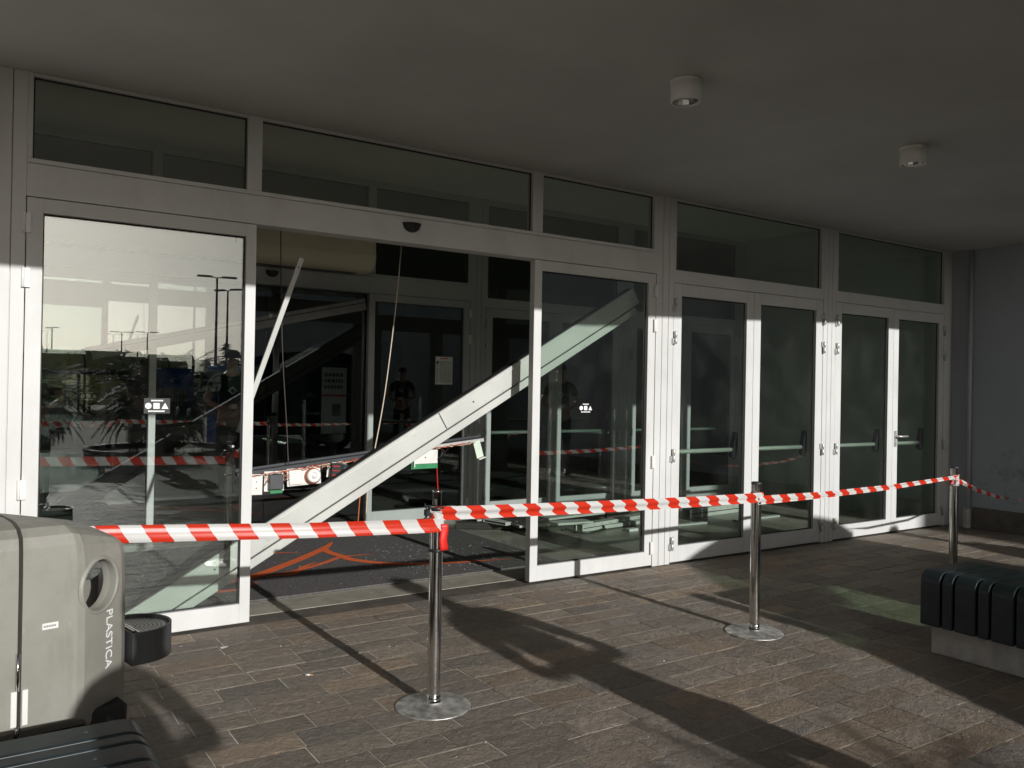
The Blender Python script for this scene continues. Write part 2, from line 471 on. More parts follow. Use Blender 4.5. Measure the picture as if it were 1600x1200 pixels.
def paving():
    from mathutils import noise
    x0, x1, y1 = -4.0, 8.95, -.02
    rows = int(7.6 / .157)
    vs = []; fs = []; mi = []; tone = []; shift = []
    # joint bed
    vs += [(x0, y1 - rows * .157, -.0034), (x1, y1 - rows * .157, -.0034), (x1, y1, -.0034), (x0, y1, -.0034)]
    fs.append((0, 1, 2, 3)); mi.append(1); tone.append((1, 1, 1)); shift.append((0, 0, 0))
    base = [(.365, .315, .264), (.342, .302, .258), (.375, .320, .262), (.318, .284, .248), (.390, .312, .240), (.352, .308, .260)]
    for r in range(rows):
        yt = y1 - r * .157; yb = yt - .157
        x = x0 - rnd.random() * .3
        while x < x1:
            L = rnd.choice((.31, .31, .33, .30, .24, .40, .36)) + rnd.uniform(-.012, .012)
            a, b = max(x, x0), min(x + L, x1)
            if b - a > .02:
                j = rnd.uniform(.0020, .0040); jy = rnd.uniform(.0020, .0044)
                h0 = rnd.uniform(-.0008, .0012); tx_ = rnd.uniform(-.006, .006); ty_ = rnd.uniform(-.012, .012)
                xs = (a + j, b - j); ys = (yb + jy, yt - jy)
                near = yt > -4.6
                nx, ny = (max(3, int((b - a) / .022)), 8) if near else (1, 1)
                off = Vector((rnd.uniform(-50, 50), rnd.uniform(-50, 50), rnd.uniform(-50, 50)))
                rot = rnd.choice((.5, .8, 1.1, -.4, 2.2)) + rnd.uniform(-.2, .2); ca, sa = math.cos(rot), math.sin(rot)
                amp = rnd.uniform(.0024, .0054)
                o = len(vs); W = nx + 1
                for q in range(ny + 1):
                    for p in range(nx + 1):
                        X = xs[0] + (xs[1] - xs[0]) * p / nx; Y = ys[0] + (ys[1] - ys[0]) * q / ny
                        u, v = X * ca - Y * sa, X * sa + Y * ca
                        z = h0 + tx_ * (X - (a + b) / 2) + ty_ * (Y - (yb + yt) / 2)
                        if near:
                            k = noise.fractal(Vector((u * 12, v * 25, 0)) + off, .8, 2.1, 4)
                            k2 = noise.noise(Vector((u * 5, v * 9, 3)) + off)
                            z += amp * (k * .75 + .9 * (abs(k2) - .25)) * min(1, .25 + min(X - xs[0], xs[1] - X, Y - ys[0], ys[1] - Y) / .03)
                        ed = (p in (0, nx)) or (q in (0, ny))
                        if ed:
                            z -= .0012
                            if near:
                                X += .0011 * noise.noise(Vector((X * 40, Y * 40, 1)) + off); Y += .0011 * noise.noise(Vector((X * 40, Y * 40, 7)) + off)
                        vs.append((X, Y, max(z, -.0027)))
                fl = [(o + q * W + p, o + q * W + p + 1, o + (q + 1) * W + p + 1, o + (q + 1) * W + p) for q in range(ny) for p in range(nx)]
                # sides
                ring = [o + p for p in range(nx + 1)] + [o + q * W + nx for q in range(1, ny + 1)] + [o + ny * W + p for p in range(nx - 1, -1, -1)] + [o + q * W for q in range(ny - 1, 0, -1)]
                s0 = len(vs)
                for c in ring: vs.append((vs[c][0], vs[c][1], -.02))
                m_ = len(ring)
                fl += [(s0 + k, s0 + (k + 1) % m_, ring[(k + 1) % m_], ring[k]) for k in range(m_)]
                t = rnd.choice(base); q_ = rnd.uniform(.84, 1.16)
                t = tuple(min(1, z * q_) for z in t)
                s3 = (off.x, off.y, off.z)
                for f in fl:
                    fs.append(f); mi.append(0); tone.append(t); shift.append(s3)
            x += L
    me = bpy.data.meshes.new('pavement')
    me.from_pydata(vs, [], fs)
    me.polygons.foreach_set('material_index', mi)
    lt = [len(f) for f in fs]
    for nm, src in (('tone', tone), ('shift', shift)):
        me.attributes.new(nm, 'FLOAT_COLOR', 'CORNER')
        flat = []
        for f, c in zip(lt, src): flat += [c[0], c[1], c[2], 1.0] * f
        me.attributes[nm].data.foreach_set('color', flat)
    me.polygons.foreach_set('use_smooth', [m == 0 for m in mi])
    me.materials.append(M_SLATE); me.materials.append(M_GROUT)
    me.update()
    o = bpy.data.objects.new('pavement', me); COL.objects.link(o); o['kind'] = 'structure'
    md = o.modifiers.new('edges', 'EDGE_SPLIT'); md.split_angle = R(45)
paving()

# inside floors
YI = 2.87
b = MB(); b.box(-1.2, 8.95, .175, .45, -.1, -.001)
structure(b, 'threshold_path', M_THRESH)
b = MB(); b.box(-1.2, 8.95, -.018, .172, -.1, -.004)
structure(b, 'door_track_floor', M_STONE)
b = MB(); b.box(-1.2, 8.95, .45, YI + .1, -.1, 0.0)
structure(b, 'vestibule_floor', M_FLOOR)
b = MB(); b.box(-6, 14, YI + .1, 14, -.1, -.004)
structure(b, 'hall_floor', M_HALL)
# ceilings and roof
b = MB()
cx = [(-4, -3.28), (4.2, -3.28), (7.0, -2.93), (9.25, -2.98), (9.25, 0.0), (-4, 0.0)]
n = len(cx)
b.add([(x, y, 2.95) for x, y in cx] + [(x, y, 3.5) for x, y in cx], [tuple(range(n)), tuple(range(2 * n - 1, n - 1, -1))] + [(k, (k + 1) % n, (k + 1) % n + n, k + n) for k in range(n)])
structure(b, 'canopy_ceiling', M_CEIL)
b = MB(); b.box(-1.3, 9.25, .001, .1, 2.95, 3.6)
structure(b, 'lintel', M_WALLIN)
b = MB(); b.box(-1.3, 9.25, .1, YI + .1, 3.45, 3.6)
structure(b, 'vestibule_ceiling', M_CEILIN)
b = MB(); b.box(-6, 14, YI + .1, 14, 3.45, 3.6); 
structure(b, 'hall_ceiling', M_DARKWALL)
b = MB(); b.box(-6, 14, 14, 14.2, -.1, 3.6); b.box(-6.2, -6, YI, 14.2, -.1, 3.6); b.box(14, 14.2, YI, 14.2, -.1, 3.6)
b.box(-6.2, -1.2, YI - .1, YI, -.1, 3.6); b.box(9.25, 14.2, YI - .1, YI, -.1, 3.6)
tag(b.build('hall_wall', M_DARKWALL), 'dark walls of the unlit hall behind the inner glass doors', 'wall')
b = MB(); b.box(-1.3, -1.2, .1, YI, 0, 3.45)
tag(b.build('vestibule_wall', M_WALLIN), 'pale end wall inside the vestibule beyond the left fixed glass panel', 'wall')
b = MB(); b.box(8.951, 9.25, .001, YI, 0, 3.45)
tag(b.build('vestibule_wall', M_WALLIN), 'pale end wall inside the vestibule behind the rightmost glass door', 'wall')

# outside side wall
sw = thing('side_wall', 'grey plastered side wall with stained foot and brown stone skirting, at right under the canopy', 'wall', (8.95, -2, 0))
mt, nt_, b_ = mat('stained_grey_plaster')
col, fac, src = noise_mix(nt_, (.365, .40, .44), (.415, .45, .49), 1.3)
tc = nt_.nodes.new('ShaderNodeTexCoord')
n = nt_.nodes.new('ShaderNodeTexNoise'); n.inputs['Scale'].default_value = 9; n.inputs['Detail'].default_value = 8
nt_.links.new(tc.outputs['Object'], n.inputs['Vector'])
gr = nt_.nodes.new('ShaderNodeVectorMath'); gr.operation = 'DISTANCE'; gr.inputs[1].default_value = (8.95, -.62, .62)
nt_.links.new(tc.outputs['Object'], gr.inputs[0])
mr = nt_.nodes.new('ShaderNodeMapRange'); mr.inputs[1].default_value = .05; mr.inputs[2].default_value = .42; mr.inputs[3].default_value = .16; mr.inputs[4].default_value = -.15
nt_.links.new(gr.outputs['Value'], mr.inputs[0])
ad = nt_.nodes.new('ShaderNodeMath'); ad.operation = 'ADD'; nt_.links.new(n.outputs['Fac'], ad.inputs[0]); nt_.links.new(mr.outputs[0], ad.inputs[1])
rp = nt_.nodes.new('ShaderNodeValToRGB'); rp.color_ramp.elements[0].position = .52; rp.color_ramp.elements[0].color = (1, 1, 1, 1); rp.color_ramp.elements[1].position = .74; rp.color_ramp.elements[1].color = (.72, .70, .68, 1)
nt_.links.new(ad.outputs[0], rp.inputs[0])
mu = nt_.nodes.new('ShaderNodeMix'); mu.data_type = 'RGBA'; mu.blend_type = 'MULTIPLY'; mu.inputs[0].default_value = 1
nt_.links.new(col, mu.inputs[6]); nt_.links.new(rp.outputs[0], mu.inputs[7]); nt_.links.new(mu.outputs[2], b_.inputs['Base Color'])
b_.inputs['Roughness'].default_value = .9
bump(nt_, b_, n.outputs['Fac'], .25, .004)
M_STAINED = mt
b = MB(); b.box(8.95, 9.25, -27, -3.0, 0, 7.5); b.box(8.95, 9.25, -3.0, 0, 0, 2.949); b.build('plaster_face', M_STAINED, sw)
b = MB()
for k in range(26): b.box(8.925, 8.951, -1.0 * k - 1.05, -1.0 * k - .08 if k else -.26, .002, .225)
b.build('stone_skirting', M_STONE, sw, bevel=.004)
b = MB(); b.tube([(8.92, -.215, .01), (8.92, -.215, 2.94)], .022, 12); b.build('drain_pipe', M_WALL, sw)
b = MB(); b.box(8.87, 8.948, -.245, -.185, .002, .2); b.build('pipe_shoe', M_CONC, sw, bevel=.008)

# ------------------------------------------------------------------ glazed fronts
def pictogram(parent, x, y, z, dark):
    k = .0125
    mb = MB()
    t0, t1 = y - .0012, y - .0002
    def disc(cx, n, r, rot=0):
        poly = [(cx + r * math.cos(rot + 2 * PI * i / n), z + r * math.sin(rot + 2 * PI * i / n)) for i in range(n)]
        mb.prism(poly, t0, t1)
    disc(x - .042, 20, .0165)
    mb.box(x - .016, x + .016, t0, t1, z - .016, z + .016)
    mb.prism([(x + .026, z - .016), (x + .062, z - .016), (x + .044, z + .017)], t0, t1)
    def letters(cx, cz, wd, h):
        q = cx - wd / 2
        while q < cx + wd / 2:
            l = rnd.uniform(.005, .008)
            mb.box(q, q + l, t0, t1, cz - h / 2, cz + h / 2); q += l + .0014
    letters(x, z + .029, .055, .008)
    letters(x, z - .029, .085, .008)
    o = mb.build('pictogram_sticker', M_STICK, parent)
    if dark:
        d = MB(); d.box(x - .064, x + .07, y - .0001 - .0004, y - .0001, z - .042, z + .042)
        d.build('sticker_backing', simple('smoked_film', (.012, .014, .013), .5), parent)
    return o

def hinge(parent, x, y, z, h=.1, style=0):
    mb = MB()
    if style == 0:      # flat breakout hinge
        mb.box(x - .004, x + .022, y - .013, y - .001, z - h / 2, z + h / 2)
        mb.tube([(x - .010, y - .012, z - h / 2), (x - .010, y - .012, z + h / 2)], .008, 10)
    else:               # two barrel roll hinge
        s = 1 if style > 0 else -1
        mb.tube([(x + .004 * s, y - .022, z + .002), (x + .004 * s, y - .022, z + h / 2)], .011, 12)
        mb.tube([(x + .004 * s, y - .022, z - h / 2), (x + .004 * s, y - .022, z - .002)], .011, 12)
        mb.box(min(x, x - .022 * s), max(x, x - .022 * s), y - .016, y - .001, z - h / 2, z - .004)
        mb.box(min(x, x + .026 * s), max(x, x + .026 * s), y - .016, y - .001, z + .004, z + h / 2)
    return mb.build('hinge', M_ALUPLAIN if style else M_WHITE, parent, bevel=.0015)

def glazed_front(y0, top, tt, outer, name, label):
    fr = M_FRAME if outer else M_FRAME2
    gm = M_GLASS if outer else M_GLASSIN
    t = thing(name, label, 'glazed entrance', (4.3, y0, 0))
    D = .075
    g = MB()
    # left jamb in grooved strips
    for a, b_ in ((-.42, -.16), (-.156, .06), (.064, .128), (.132, .20), (.204, .2655)):
        g.box(a, b_, y0, y0 + D, 0, top - .001)
    g.box(-1.2, -.424, y0, y0 + D, 0, top - .001)
    g.box(-.424, .2655, y0 + .02, y0 + D - .01, 0, top - .002)
    # mullion strips
    for xs, z0 in ((((4.590, 4.655), (4.659, 4.722), (4.726, 4.7805)), 0), (((6.7185, 6.78), (6.784, 6.845), (6.849, 6.9085)), 0), (((8.8035, 8.87), (8.874, 8.949)), 0)):
        for a, b_ in xs: g.box(a, b_, y0, y0 + D, z0, top - .001)
        g.box(xs[0][0] + .002, xs[-1][1] - .002, y0 + .02, y0 + D - .01, z0, top - .002)
    g.box(4.556, 4.5895, y0, y0 + D, 2.516, top - .001)
    g.box(4.781, 4.802, y0, y0 + D, 2.374, top - .001)
    g.box(6.679, 6.718, y0, y0 + D, 2.374, top - .001)
    g.box(6.909, 6.934, y0, y0 + D, 2.374, top - .001)
    g.box(8.785, 8.803, y0, y0 + D, 2.374, top - .001)
    g.box(.266, .29, y0, y0 + D, 2.516, top - .001)
    g.box(1.365, 1.449, y0, y0 + D, 2.516, top - .001)
    g.box(3.381, 3.469, y0, y0 + D, 2.516, top - .001)
    # rails over swing doors
    for a, b_ in ((4.781, 6.718), (6.909, 8.803)):
        g.box(a, b_, y0 + .001, y0 + D, 2.269, 2.3735)
    # top rails
    for a, b_ in ((.29, 1.365), (1.449, 3.381), (3.469, 4.556), (4.802, 6.679), (6.934, 8.785)):
        g.box(a, b_, y0 + .002, y0 + D, tt, top - .001)
    g.build('frame', fr, t, bevel=.0016)
    h = MB()
    h.box(.266, 4.5895, y0 - .004, y0 + D + .05, 2.322, 2.488)
    h.box(.266, 4.5895, y0, y0 + D, 2.491, 2.5155)
    hd = h.build('sliding_door_header', fr, t, bevel=.002)
    ms = MB()
    prof = []
    for i in range(9):
        a = PI / 2 * i / 8
        prof.append((.062 * math.cos(a), -.062 * math.sin(a)))
    ms.lathe([(.066, .012)] + [(.066, 0)] + prof, n=24)
    x_s = 2.42
    ms2 = ms.build('motion_sensor', M_BLACK, hd)
    ms2.data.transform(Matrix.Translation((x_s, y0 - .006, 2.44)) @ Matrix.Diagonal((1, .75, .8, 1)))
    # transoms
    for a, b_, z0 in ((.29, 1.365, 2.516), (1.449, 3.381, 2.516), (3.469, 4.556, 2.516), (4.802, 6.679, 2.374), (6.934, 8.785, 2.374)):
        p = MB(); p.box(a, b_, y0 + .036, y0 + .044, z0, tt)
        pane = p.build('transom_pane', gm, t)
        s = MB(); e = .008
        s.box(a, b_, y0 + .028, y0 + .0355, tt - e, tt); s.box(a, a + e, y0 + .028, y0 + .0355, z0, tt - e); s.box(b_ - e, b_, y0 + .028, y0 + .0355, z0, tt - e)
        s.build('gasket', M_RUBBER, pane)
    # fixed side panels
    def leaf(nm, a, b_, z1, ga, gb, gz0, gz1):
        q = MB()
        yf = y0 + .002
        q.box(a, ga, yf, y0 + .06, .012, z1); q.box(gb, b_, yf, y0 + .06, .012, z1)
        q.box(ga, gb, yf, y0 + .06, .012, gz0); q.box(ga, gb, yf, y0 + .06, gz1, z1)
        L = q.build(nm, fr, t, bevel=.0016)
        p = MB(); p.box(ga, gb, y0 + .034, y0 + .042, gz0, gz1); p.build('pane', gm, L)
        s = MB(); e = .007; u, v = y0 + .026, y0 + .0335
        s.box(ga, gb, u, v, gz1 - e, gz1); s.box(ga, gb, u, v, gz0, gz0 + e); s.box(ga, ga + e, u, v, gz0 + e, gz1 - e); s.box(gb - e, gb, u, v, gz0 + e, gz1 - e)
        s.build('gasket', M_RUBBER, L)
        return L
    L = leaf('side_panel', .2705, 1.426, 2.318, .344, 1.367, .123, 2.244)
    for z in (2.185, 1.91, .84, .2): hinge(L, .268, y0, z)
    pictogram(L, .905, y0 + .034, 1.263, outer)
    L = leaf('side_panel', 3.408, 4.5855, 2.318, 3.474, 4.508, .123, 2.244)
    for z in (2.185, 1.91, .83, .15): hinge(L, 4.575, y0, z)
    if outer: pictogram(L, 3.918, y0 + .034, 1.255, False)
    # swing doors
    k = 0
    for a, b_, ga, gb, sd_ in ((4.7845, 5.749, 4.875, 5.659, 1), (5.7525, 6.7145, 5.842, 6.616, -1), (6.9125, 7.865, 7.004, 7.777, 1), (7.8685, 8.7995, 7.957, 8.711, -1)):
        L = leaf('door_leaf', a, b_, 2.265, ga, gb, .14, 2.167)
        xh = a if sd_ > 0 else b_
        for z in (2.09, 1.825, .875, .165): hinge(L, xh, y0, z, .105, sd_)
        yb = y0 + .13
        xr = gb - .03 if k != 3 else gb - .16
        p = MB(); p.tube([(ga - .03, yb, .89), (xr, yb, .89)], .019, 12)
        pb = p.build('push_bar', M_BAR, L)
        p = MB()
        p.prism([(xr - .01, .83), (xr + .03, .81), (xr + .055, .86), (xr + .06, 1.03), (xr + .035, 1.05), (xr + .008, .93)], yb - .03, yb + .022)
        p.build('bar_bracket', M_BLACK, pb, bevel=.006)
        if k == 3 and outer:
            p = MB(); p.box(7.895, 7.93, y0 - .008, y0 + .001, .87, 1.03)
            p.tube([(7.912, y0 - .006, .975), (7.912, y0 - .05, .975), (7.93, y0 - .058, .975), (8.045, y0 - .058, .975)], .010, 10)
            p.tube([(7.912, y0 - .004, .905), (7.912, y0 - .016, .905)], .012, 12)
            p.build('lever_handle', M_ALUPLAIN, L, bevel=.002)
        k += 1
    return t

outer = glazed_front(0.0, 2.95, 2.933, True, 'glazed_entrance', 'sunlit pale aluminium entrance front with smashed sliding opening and two pairs of glass doors')
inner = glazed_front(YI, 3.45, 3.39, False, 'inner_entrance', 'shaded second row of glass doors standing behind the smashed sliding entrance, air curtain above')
# inner sliding leaves (closed, frameless)
b = MB()
b.box(1.43, 2.405, YI + .085, YI + .093, .02, 2.31); b.build('sliding_leaf', M_GLASSIN, inner)
b = MB(); b.box(2.411, 3.404, YI + .085, YI + .093, .02, 2.31); b.build('sliding_leaf', M_GLASSIN, inner)

# ------------------------------------------------------------------ things in the vestibule
ac = thing('air_curtain', 'cream air curtain unit hanging above the inner sliding door', 'air curtain', (2.2, YI - .3, 2.5))
b = MB()
pr = [(0, 2.90), (-.26, 2.90)]
for i in range(9):
    a = PI / 2 * i / 8
    pr.append((-.13 - .17 * math.cos(a), 2.64 - .15 * math.sin(a)))
pr += [(0, 2.49)]
# extruded along x
n = len(pr); x0, x1 = -.4, 3.33
b.add([(x0, YI - .02 + p[0], p[1]) for p in pr] + [(x1, YI - .02 + p[0], p[1]) for p in pr], [tuple(range(n)), tuple(range(2 * n - 1, n - 1, -1))] + [(k, (k + 1) % n, (k + 1) % n + n, k + n) for k in range(n)])
b.build('housing', M_BEIGE, ac, bevel=.006, seg=2)
b = MB(); b.box(1.995, 1.999, YI - .322, YI - .03, 2.62, 2.901); b.build('panel_joint', M_BLACK, ac)
b = MB(); b.box(-.35, 3.2, YI - .14, YI - .06, 2.481, 2.4895); b.build('outlet_grille', M_ASH, ac)

# entrance mat with an orange line drawing
mt_ = thing('entrance_mat', 'charcoal entrance mat with a curling orange line drawing, strewn with glass', 'mat', (2.5, 1.3, 0))
b = MB(); b.box(.55, 4.05, .47, 2.45, .0005, .012); b.build('carpet', M_MAT, mt_, bevel=.004)
def ribbon_flat(pts, ws, z):
    mb = MB(); vs = []; fs = []
    P = []
    W = []
    for i in range(len(pts) - 1):
        p0 = Vector(pts[max(i - 1, 0)]); p1 = Vector(pts[i]); p2 = Vector(pts[i + 1]); p3 = Vector(pts[min(i + 2, len(pts) - 1)])
        for k in range(8):
            t = k / 8
            P.append(.5 * ((2 * p1) + (p2 - p0) * t + (2 * p0 - 5 * p1 + 4 * p2 - p3) * t * t + (3 * p1 - p0 - 3 * p2 + p3) * t ** 3))
            W.append(ws[i] * (1 - t) + ws[i + 1] * t)
    P.append(Vector(pts[-1])); W.append(ws[-1])
    for i, p in enumerate(P):
        d = (P[min(i + 1, len(P) - 1)] - P[max(i - 1, 0)]).normalized()
        nn = Vector((-d.y, d.x))
        for s_ in (-1, 1):
            q = p + nn * s_ * W[i] / 2
            vs.append((q.x, q.y, z))
    for i in range(len(P) - 1): fs.append((2 * i, 2 * i + 1, 2 * i + 3, 2 * i + 2))
    return mb.add(vs, fs)
b = ribbon_flat([(1.45, .98), (1.76, 1.10), (2.12, 1.40), (2.347, 1.606), (2.60, 1.87), (2.75, 2.08)], [.10, .10, .085, .085, .07, .01], .0150)
for l in ([[(2.60, 1.87), (2.56, 1.72), (2.587, 1.50), (2.62, 1.30), (2.80, 1.05), (3.118, .87), (3.45, .79), (3.75, .735)], [.06, .07, .075, .08, .075, .055, .04, .006]],
          [[(1.95, 1.13), (2.143, 1.165), (2.40, 1.32), (2.587, 1.45), (2.85, 1.43)], [.01, .05, .05, .04, .006]],
          [[(1.85, 1.07), (2.03, 1.05), (2.10, 1.12), (2.20, 1.25), (2.34, 1.36)], [.01, .045, .05, .04, .006]],
          [[(1.5, 1.50), (1.93, 1.708), (2.09, 1.83), (2.22, 1.83), (2.36, 1.77)], [.05, .05, .04, .03, .006]],
          [[(1.3, .85), (1.55, .78), (1.75, .93)], [.08, .05, .01]]):
    r2 = ribbon_flat(l[0], l[1], .0150 + .0007 * rnd.random())
    b.add(r2.v, r2.f)
b.build('orange_drawing', M_ORANGE, mt_, recalc=False)

# fallen header beam
A = Vector((1.13, .45, .095)); B_ = Vector((4.57, .22, 2.135))
ax = (B_ - A).normalized(); up = Vector((0, 0, 1)); dep = ax.cross(up).normalized() * -1   # into the building
nz = ax.cross(dep).normalized()
if nz.z < 0: nz = -nz
L_ = (B_ - A).length
TB = Matrix((ax, dep, nz)).transposed().to_4x4(); TB.translation = A
beam = thing('fallen_beam', 'long pale aluminium door beam fallen diagonally across the smashed entrance', 'beam', (1.0, .45, 0))
def beam_piece(y0, y1, z0, z1, l1=L_, name='cover', mt=M_ALU, bev=.003, par=None, l0=None):
    mb = MB()
    def start(y, z):   # run the lower end down to the floor
        if l0 is not None: return l0
        base = A + dep * y + nz * z
        return -(base.z - .006 - .0) / ax.z
    vs = []
    for (y, z) in ((y0, z0), (y1, z0), (y1, z1), (y0, z1)):
        vs.append((start(y, z), y, z))
    for (y, z) in ((y0, z0), (y1, z0), (y1, z1), (y0, z1)):
        vs.append((l1, y, z))
    mb.add(vs, [(0, 1, 2, 3), (7, 6, 5, 4), (0, 4, 5, 1), (1, 5, 6, 2), (2, 6, 7, 3), (3, 7, 4, 0)], 0, False, TB)
    return mb.build(name, mt, par or beam, bevel=bev)
cv = beam_piece(-.03, .06, -.035, .10)
beam_piece(-.006, .055, -.047, -.0355, name='dark_slot', mt=M_BLACK, bev=0)
fl = beam_piece(-.022, .055, -.10, -.0475, L_ - .05, name='lower_rail')
beam_piece(-.0335, -.0305, .078, .086, L_ - .01, name='edge_strip', mt=M_ALUPLAIN, bev=.0006, par=cv)
beam_piece(-.012, .0605, .1003, .104, L_ - .01, name='added_dark_strip', mt=M_RUBBER, bev=0, par=cv)  # added black strip, keeps the beam's sunlit top edge dark in the glass
b = MB()
for s_ in (.25, 2.3, 3.95): b.tube([TB @ Vector((s_, -.036, .03)), TB @ Vector((s_, -.0295, .03))], .006, 10)
b.build('screw_head', M_DKSTEEL, cv)
b = MB(); b.box(2.02, 2.026, -.0345, -.0302, -.03, .098, T=TB @ Matrix.Rotation(0.0, 4, 'Y')); b.build('cover_line', M_DKSTEEL, cv)  # thin dark line across the cover face

# thin strip hanging from the header
st = thing('hanging_strip', 'thin bright metal strip hanging slanted from the header beside the left glass panel', 'metal strip', (1.5, .15, 1.2))
P0 = Vector((1.738, .12, 2.17)); P1 = Vector((1.40, .20, 1.10))
d_ = (P1 - P0).normalized(); s_ = d_.cross(Vector((0, 1, 0))).normalized(); t_ = d_.cross(s_)
TS = Matrix((s_, t_, d_)).transposed().to_4x4(); TS.translation = P0
b = MB(); b.box(-.015, .015, -.004, .004, 0, (P1 - P0).length, T=TS); b.box(-.015, -.011, -.016, -.004, 0, (P1 - P0).length, T=TS)
b.build('strip', M_ALU, st, bevel=.001)
b = MB(); b.tube([TS @ Vector((0, -.008, .06)), TS @ Vector((0, .006, .06))], .005, 8); b.build('screw_head', M_DKSTEEL, st)

ir = thing('dropped_rail', 'long grey door rail dropped at one end across the dark inner doorway', 'door rail', (2.3, 2.74, 1.9))
P0 = Vector((3.30, 2.74, 2.19)); P1 = Vector((.9, 2.74, 1.62)); d_ = (P1 - P0).normalized(); s_ = d_.cross(Vector((0, 1, 0))).normalized()
TR = Matrix((d_, Vector((0, 1, 0)), s_)).transposed().to_4x4(); TR.translation = P0
b = MB(); b.box(0, (P1 - P0).length, -.03, .03, -.055, .055, T=TR); b.build('rail_body', simple('dull_grey_rail', (.27, .28, .275), .55), ir, bevel=.003)
b = MB(); b.box(.01, (P1 - P0).length - .01, -.0325, -.0305, -.02, -.012, T=TR); b.build('groove', M_RUBBER, ir)
b = MB(); b.lathe([(.018, 0), (.014, .012), (0, .016)], n=14, T=TR @ Matrix.Translation((.95, -.031, -.05)) @ Matrix.Rotation(R(90), 4, 'X')); b.build('screw_head', M_WHITE, ir)

# dangling door operator
op = thing('door_operator', 'torn down sliding door drive, a thin rail carrying white boxes and loose wiring', 'door drive', (1.5, .5, .8))
ang = math.atan2(.18, 1.718)
TO = Matrix.Translation((1.573, .5, .826)) @ Matrix.Rotation(-ang, 4, 'Y')
b = MB(); b.box(-.10, 1.74, -.02, .03, -.012, .012, T=TO); b.box(-.10, 1.74, .022, .03, .012, .03, T=TO)
b.build('rail', M_DKSTEEL, op, bevel=.002)
b = MB(); b.box(.9, 1.735, -.026, -.0205, -.018, .008, T=TO); b.build('rail_lip', M_ALUPLAIN, op, bevel=.001)
def plate(s0, s1, z0, z1, y, tilt=0, name='mounting_plate', mt=M_WHITEPL, th=.006):
    mb = MB(); c = (s0 + s1) / 2
    T = TO @ Matrix.Translation((c, y, z1)) @ Matrix.Rotation(tilt, 4, 'Y')
    mb.box(-(s1 - s0) / 2, (s1 - s0) / 2, 0, th, z0 - z1, 0, T=T)
    return mb.build(name, mt, op, bevel=.0015), T
pl, T = plate(-.02, .058, -.145, -.012, -.03, .12)
for q in (-.05, -.09):
    b = MB(); b.tube([T @ Vector((0, -.002, q)), T @ Vector((0, .001, q))], .004, 8)
    b.build('screw_hole', M_BLACK, pl)
pl, T = plate(.07, .20, -.14, -.010, -.022, .10)
b = MB(); b.box(-.042, .048, -.045, -.001, -.115, -.018, T=T); b.build('battery_box', M_ASH, pl, bevel=.004)
b = MB(); b.box(-.03, .05, -.02, -.0005, -.142, -.120, T=T); b.build('circuit_board', M_GREEN, pl)
pl, T = plate(.215, .445, -.13, -.014, -.028, .05)
b = MB(); b.lathe([(.018, -.012), (.02, -.03), (.034, -.034), (.045, -.028), (.048, -.012), (.046, 0)], n=28, T=T @ Matrix.Translation((.06, 0, -.058)) @ Matrix.Rotation(R(-90), 4, 'X'))
b.lathe([(0, -.036), (.017, -.034), (.018, -.012)], n=20, T=T @ Matrix.Translation((.06, 0, -.058)) @ Matrix.Rotation(R(-90), 4, 'X'))
tr_ = b.build('toroid_transformer', M_PAPER, pl)
b = MB(); b.lathe([(.047, -.004), (.054, -.009), (.054, -.02), (.047, -.026)], n=28, T=T @ Matrix.Translation((.055, 0, -.060)) @ Matrix.Rotation(R(-90), 4, 'X'))
b.build('copper_winding', M_COPPER, pl)
b = MB(); b.box(-.105, -.02, -.016, -.001, -.105, -.01, T=T); b.build('terminal_cover', M_WHITE, pl, bevel=.003)
pl, T = plate(.50, .63, -.115, -.012, -.02, .18)
b = MB(); b.box(-.055, .02, -.05, -.001, -.1, -.006, T=T); b.build('relay_block', M_BLACK, pl, bevel=.004)
b = MB()
for q in (-.02, -.05, -.08): b.box(-.05, .0, -.057, -.051, q - .008, q, T=T)
b.build('red_connector', simple('dull_red_plastic', (.40, .03, .025), .5), pl, bevel=.002)
b = MB(); b.tube([T @ Vector((.045, -.03, -.01)), T @ Vector((.045, -.03, -.1))], .024, 16); b.build('motor', M_DKSTEEL, pl)
pl, T = plate(.70, .84, -.035, -.012, -.024, 0)
pl, T = plate(1.135, 1.335, -.115, -.016, -.03, .10)
b = MB(); b.box(-.108, .104, .0065, .012, -.135, -.004, T=T); b.build('circuit_board', M_GREEN, pl)
b = MB(); b.box(-.1, -.092, -.02, .006, -.12, -.02, T=T); b.build('board_bracket', M_WHITEPL, pl)
b = MB(); b.tube([T @ Vector((0, -.003, -.055)), T @ Vector((0, .001, -.055))], .005, 8); b.build('screw_hole', M_DKSTEEL, pl)
pl, T = plate(1.635, 1.695, -.135, -.006, -.03, -.20, mt=simple('pale_green_plate', (.62, .72, .60), .45))
b = MB(); b.box(-.03, .03, -.03, 0, -.137, -.1315, T=T); b.build('plate_lip', M_WHITEPL, pl)
